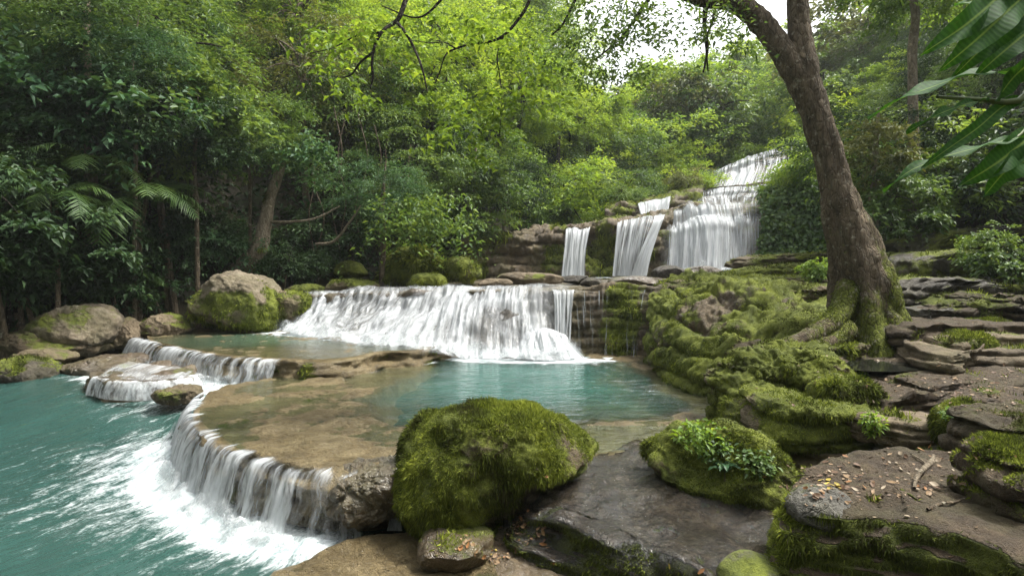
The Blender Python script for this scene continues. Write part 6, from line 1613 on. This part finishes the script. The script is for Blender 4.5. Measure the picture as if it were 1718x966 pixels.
# ------------------------------------------------------------------ dead leaves, sticks
def leaf_mesh(seed, L=.06, W=.028):
    rg = np.random.default_rng(seed)
    n = 7; t = np.linspace(0, 1, n)
    W_ = W * np.sin(np.pi * t ** .85) ** .8; W_[0] = .002; W_[-1] = .0005
    cu = rg.uniform(.05, .35); tw = rg.uniform(-.5, .5)
    cols = np.linspace(-1, 1, 5); rows = []
    for c in cols:
        z = cu * L * (t - .5) ** 2 * 1.6 + (c * W_ * .5) ** 2 * 14 * rg.uniform(.5, 1.5) + c * W_ * tw * t
        rows.append(np.stack([(t - .5) * L, c * W_ * .5 + .1 * L * (t - .5) ** 2 * rg.uniform(-1, 1), z], -1))
    G = np.stack(rows, 1).reshape(-1, 3)
    return G, grid_faces(n, 5)
def litter_mat(name, c0, c1):
    return plain_mat(name, c0, c1, .65, 60, .15)
LMS = {'tan': litter_mat('tan_dead_leaf', (.15, .09, .04), (.27, .175, .085)), 'brown': litter_mat('brown_dead_leaf', (.07, .035, .016), (.14, .075, .035)),
       'orange': litter_mat('orange_dead_leaf', (.19, .08, .025), (.30, .14, .045)), 'yellow': litter_mat('yellow_fallen_leaf', (.36, .26, .04), (.45, .36, .08)), 'pale': litter_mat('pale_dead_leaf', (.24, .185, .12), (.36, .29, .20))}
LME = [[mesh_np('fallen_leaf', *leaf_mesh(s, *lw), LMS['tan']) for s in (1, 2, 3)] for lw in ((.062, .024), (.05, .030))]
rgq = np.random.default_rng(404)
NL = 0
WHERE = [  # centre, spread, count, colours, phrase
    (872, 880, 18, 14, 26, ('tan', 'orange', 'brown', 'tan'), 'dead leaf in the crevice between the mossy boulder and the grey slab'),
    (905, 905, 14, 18, 14, ('tan', 'brown', 'orange'), 'dead leaf in the crevice between the mossy boulder and the grey slab'),
    (825, 932, 24, 14, 26, ('tan', 'orange', 'yellow', 'brown'), 'dead leaf on the rounded mossy rock in front'),
    (782, 912, 16, 7, 10, ('orange', 'tan'), 'dead leaf on the small wet brown stone'),
    (1395, 808, 60, 28, 62, ('tan', 'brown', 'brown', 'orange', 'pale'), 'dead leaf on the leaf strewn slab'),
    (1400, 812, 14, 8, 8, ('yellow',), 'yellow leaf in the middle of the leaf strewn slab'),
    (1560, 800, 70, 40, 46, ('tan', 'brown', 'pale', 'orange'), 'dead leaf round the curved stick'),
    (1600, 640, 90, 26, 70, ('tan', 'pale', 'brown', 'brown'), 'dead leaf on the earth terrace'),
    (1500, 660, 120, 22, 30, ('tan', 'pale', 'brown'), 'dead leaf on the earth terrace'),
    (1560, 600, 90, 8, 14, ('pale', 'tan'), 'dead leaf on the earth terrace'),
    (1120, 950, 3, 2, 1, ('yellow',), 'single yellow leaf on the lower step'),
    (1187, 960, 10, 5, 2, ('orange',), 'orange leaf at the front edge of the wet slab'),
    (920, 800, 12, 4, 4, ('orange', 'tan'), 'dead leaf by the flat mossy stone'),
    (1040, 560, 10, 5, 0, ('tan',), '')]
CW = {'tan': 'tan', 'brown': 'dark brown', 'orange': 'orange brown', 'yellow': 'yellow', 'pale': 'pale'}
for (cx, cy, sx, sy, cnt, cols, phrase) in WHERE:
    for k in range(cnt):
        x = cx + rgq.normal(0, 1) * sx * .75; y = cy + rgq.normal(0, 1) * sy * .75
        if x > 1712 or y > 962: continue
        h = hit(x, y)
        if h is None or h[1].z < .25: continue
        col = cols[rgq.integers(len(cols))]
        o = link('fallen_leaf', LME[rgq.integers(2)][rgq.integers(3)])
        o.material_slots[0].link = 'OBJECT'; o.material_slots[0].material = LMS[col]
        nz = h[1]
        o.rotation_euler = (Vector((0, 0, 1)).rotation_difference(nz) @ Vector((0, 0, 1)).rotation_difference(Vector((0, 0, 1)))).to_euler()
        o.rotation_euler.rotate_axis('Z', rgq.uniform(0, 6.28))
        s = rgq.choice([rgq.uniform(.4, .8), rgq.uniform(.6, 1.3)])
        o.scale = (s, s, s); o.location = h[0] + nz * (.004 + .012 * rgq.random())
        tail = phrase.split('leaf', 1)[1]
        lab = CW[col] + (' dead leaf' if col != 'yellow' else ' fallen leaf') + tail
        tag(o, lab, 'leaf', 'fallen leaves, ' + CW[col] + tail)
        NL += 1
print('leaves', NL)
def litter():
    Vs, Fs, off = [], [], 0; rg = np.random.default_rng(11)
    base = [leaf_mesh(s) for s in range(4)]
    for (cx, cy, sx, sy, n) in [(1580, 645, 120, 32, 420), (1420, 655, 120, 18, 90), (1400, 805, 70, 30, 130), (1540, 800, 80, 45, 130), (870, 885, 16, 16, 60), (820, 935, 24, 16, 40), (1640, 560, 60, 20, 60)]:
        for k in range(n):
            x, y = cx + rg.normal() * sx * .8, cy + rg.normal() * sy * .8
            if x > 1716 or y > 964: continue
            h = hit(x, y)
            if h is None or h[1].z < .6: continue
            g, f = base[rg.integers(4)]
            a = rg.uniform(0, 6.28); s = rg.uniform(.25, .6)
            q = g * s; c_, s_ = math.cos(a), math.sin(a)
            q = np.stack([q[:, 0] * c_ - q[:, 1] * s_, q[:, 0] * s_ + q[:, 1] * c_, q[:, 2] * 1.3], -1)
            Vs.append(q + np.array(h[0]) + [0, 0, .003]); Fs.append(f + off); off += len(q)
    m, t = newmat('leaf_crumbs')
    v = t.node('ShaderNodeNewGeometry').outputs['Random Per Island']
    b = t.node('ShaderNodeBsdfPrincipled', {'Base Color': t.ramp(v, [(0., (.05, .028, .014)), (.4, (.12, .07, .032)), (.75, (.22, .14, .07)), (1., (.34, .26, .17))]), 'Roughness': .7})
    t.out(b.outputs[0])
    tag(link('leaf_litter', mesh_np('leaf_litter', np.concatenate(Vs), np.concatenate(Fs), m)), 'small brown leaf crumbs scattered over the terrace and slabs', 'leaf litter', kind='stuff')
litter()
def on(pts, lift=.015):
    out = []
    for (x, y) in pts:
        h = hit(x, y); out.append(np.array(h[0] + Vector((0, 0, lift))))
    return np.array(out)
def stick(name, pts, rads, mat, label, cat='stick', lift=.015, seed=0):
    p = on(pts, lift)
    V, Fc = tube(p, rads, 8, seed=seed, n=40, amp=.14)
    o = p[0]
    tag(link(name, mesh_np(name, V - o, Fc, M[mat], True, {'moss': np.full(len(V), .0)}), None, o), label, cat)
stick('curved_stick', [(1534, 823), (1538, 805), (1550, 790), (1562, 779), (1567, 768)], [.010, .015, .018, .020, .013], 'bark_pale', 'curved bare stick lying on the leaf strewn slab', seed=1, lift=.018)
stick('twig', [(1556, 784), (1545, 774), (1528, 764)], [.006, .006, .004], 'bark_pale', 'short straight twig beside the curved stick', seed=2)
stick('twig', [(1556, 858), (1580, 848), (1600, 846), (1618, 840)], [.008, .009, .008, .005], 'bark', 'dark bent twig near the front edge of the leaf strewn slab', seed=3)
stick('twig', [(1320, 806), (1345, 800), (1375, 803)], [.003, .004, .003], 'bark_pale', 'thin pale twig at the mossy edge of the leaf strewn slab', seed=4)
stick('twig', [(1500, 818), (1512, 830), (1518, 845)], [.003, .004, .003], 'bark', 'thin dark twig left of the curved stick', seed=5)
stick('twig', [(1545, 812), (1580, 820), (1620, 814)], [.003, .004, .003], 'bark', 'thin long twig right of the curved stick', seed=6)

# ------------------------------------------------------------------ air, light, camera
def haze():
    m = bpy.data.materials.new('haze'); m.use_nodes = True
    t = NT(m)
    v = t.node('ShaderNodeVolumePrincipled', {'Color': (.86, .93, .90, 1), 'Density': HAZE, 'Anisotropy': .3})
    t.node('ShaderNodeOutputMaterial', {'Volume': v.outputs[0]})
    x0, x1, y0, y1, z0, z1 = -360, 360, -40, 430, -4, 75
    V = np.array([(x, y, z) for x in (x0, x1) for y in (y0, y1) for z in (z0, z1)], float)
    Fc = np.array([[0, 1, 3, 2], [4, 6, 7, 5], [0, 4, 5, 1], [2, 3, 7, 6], [0, 2, 6, 4], [1, 5, 7, 3]])
    tag(link('haze', mesh_np('haze', V, Fc, m, False)), 'pale damp air of the valley', 'haze', kind='stuff')
HAZE = .0007
if HAZE: haze()
AZ, EL = 80., 60.       # sun: degrees right of straight ahead, height
w = bpy.data.worlds.new('World'); scene.world = w; w.use_nodes = True
t = w.node_tree; t.nodes.clear()
sky = t.nodes.new('ShaderNodeTexSky'); sky.sky_type = 'NISHITA'; sky.sun_disc = False
sky.sun_elevation = R(EL); sky.sun_rotation = R(AZ)
sky.air_density = 1.0; sky.dust_density = 4.0; sky.ozone_density = 1.0
hs = t.nodes.new('ShaderNodeHueSaturation'); hs.inputs['Saturation'].default_value = .12
bg = t.nodes.new('ShaderNodeBackground'); bg.inputs['Strength'].default_value = .095
ow = t.nodes.new('ShaderNodeOutputWorld')
t.links.new(sky.outputs[0], hs.inputs['Color']); t.links.new(hs.outputs[0], bg.inputs[0]); t.links.new(bg.outputs[0], ow.inputs[0])
sl = bpy.data.lights.new('sun', 'SUN'); sl.energy = 1.5; sl.angle = R(12); sl.color = (1, .96, .88)
so_ = bpy.data.objects.new('sun', sl); COL.objects.link(so_)
dv = Vector((math.sin(R(AZ)) * math.cos(R(EL)), math.cos(R(AZ)) * math.cos(R(EL)), math.sin(R(EL))))
so_.rotation_euler = dv.to_track_quat('Z', 'Y').to_euler(); so_.location = (5, 5, 40)
cam = bpy.data.cameras.new('camera'); co = bpy.data.objects.new('camera', cam); COL.objects.link(co)
co.location = (0, 0, ZC); co.rotation_euler = (R(90), 0, 0)
cam.sensor_width = 36; cam.lens = 36 * F / 1718; cam.shift_y = -(483 - YH) / 1718; cam.clip_end = 1000; cam.clip_start = .05
scene.camera = co
scene.view_settings.view_transform = 'Standard'; scene.view_settings.look = 'None'
scene.view_settings.exposure = 2.25; scene.view_settings.gamma = 1
scene.render.engine = 'CYCLES'
cy = scene.cycles
cy.use_denoising = True; cy.denoiser = 'OPENIMAGEDENOISE'; cy.denoising_input_passes = 'RGB_ALBEDO_NORMAL'; cy.denoising_prefilter = 'ACCURATE'; cy.max_bounces = 6; cy.diffuse_bounces = 3; cy.glossy_bounces = 3; cy.transmission_bounces = 4; cy.transparent_max_bounces = 14; cy.volume_bounces = 0
cy.use_adaptive_sampling = True; cy.adaptive_threshold = .006
cy.sample_clamp_indirect = 6
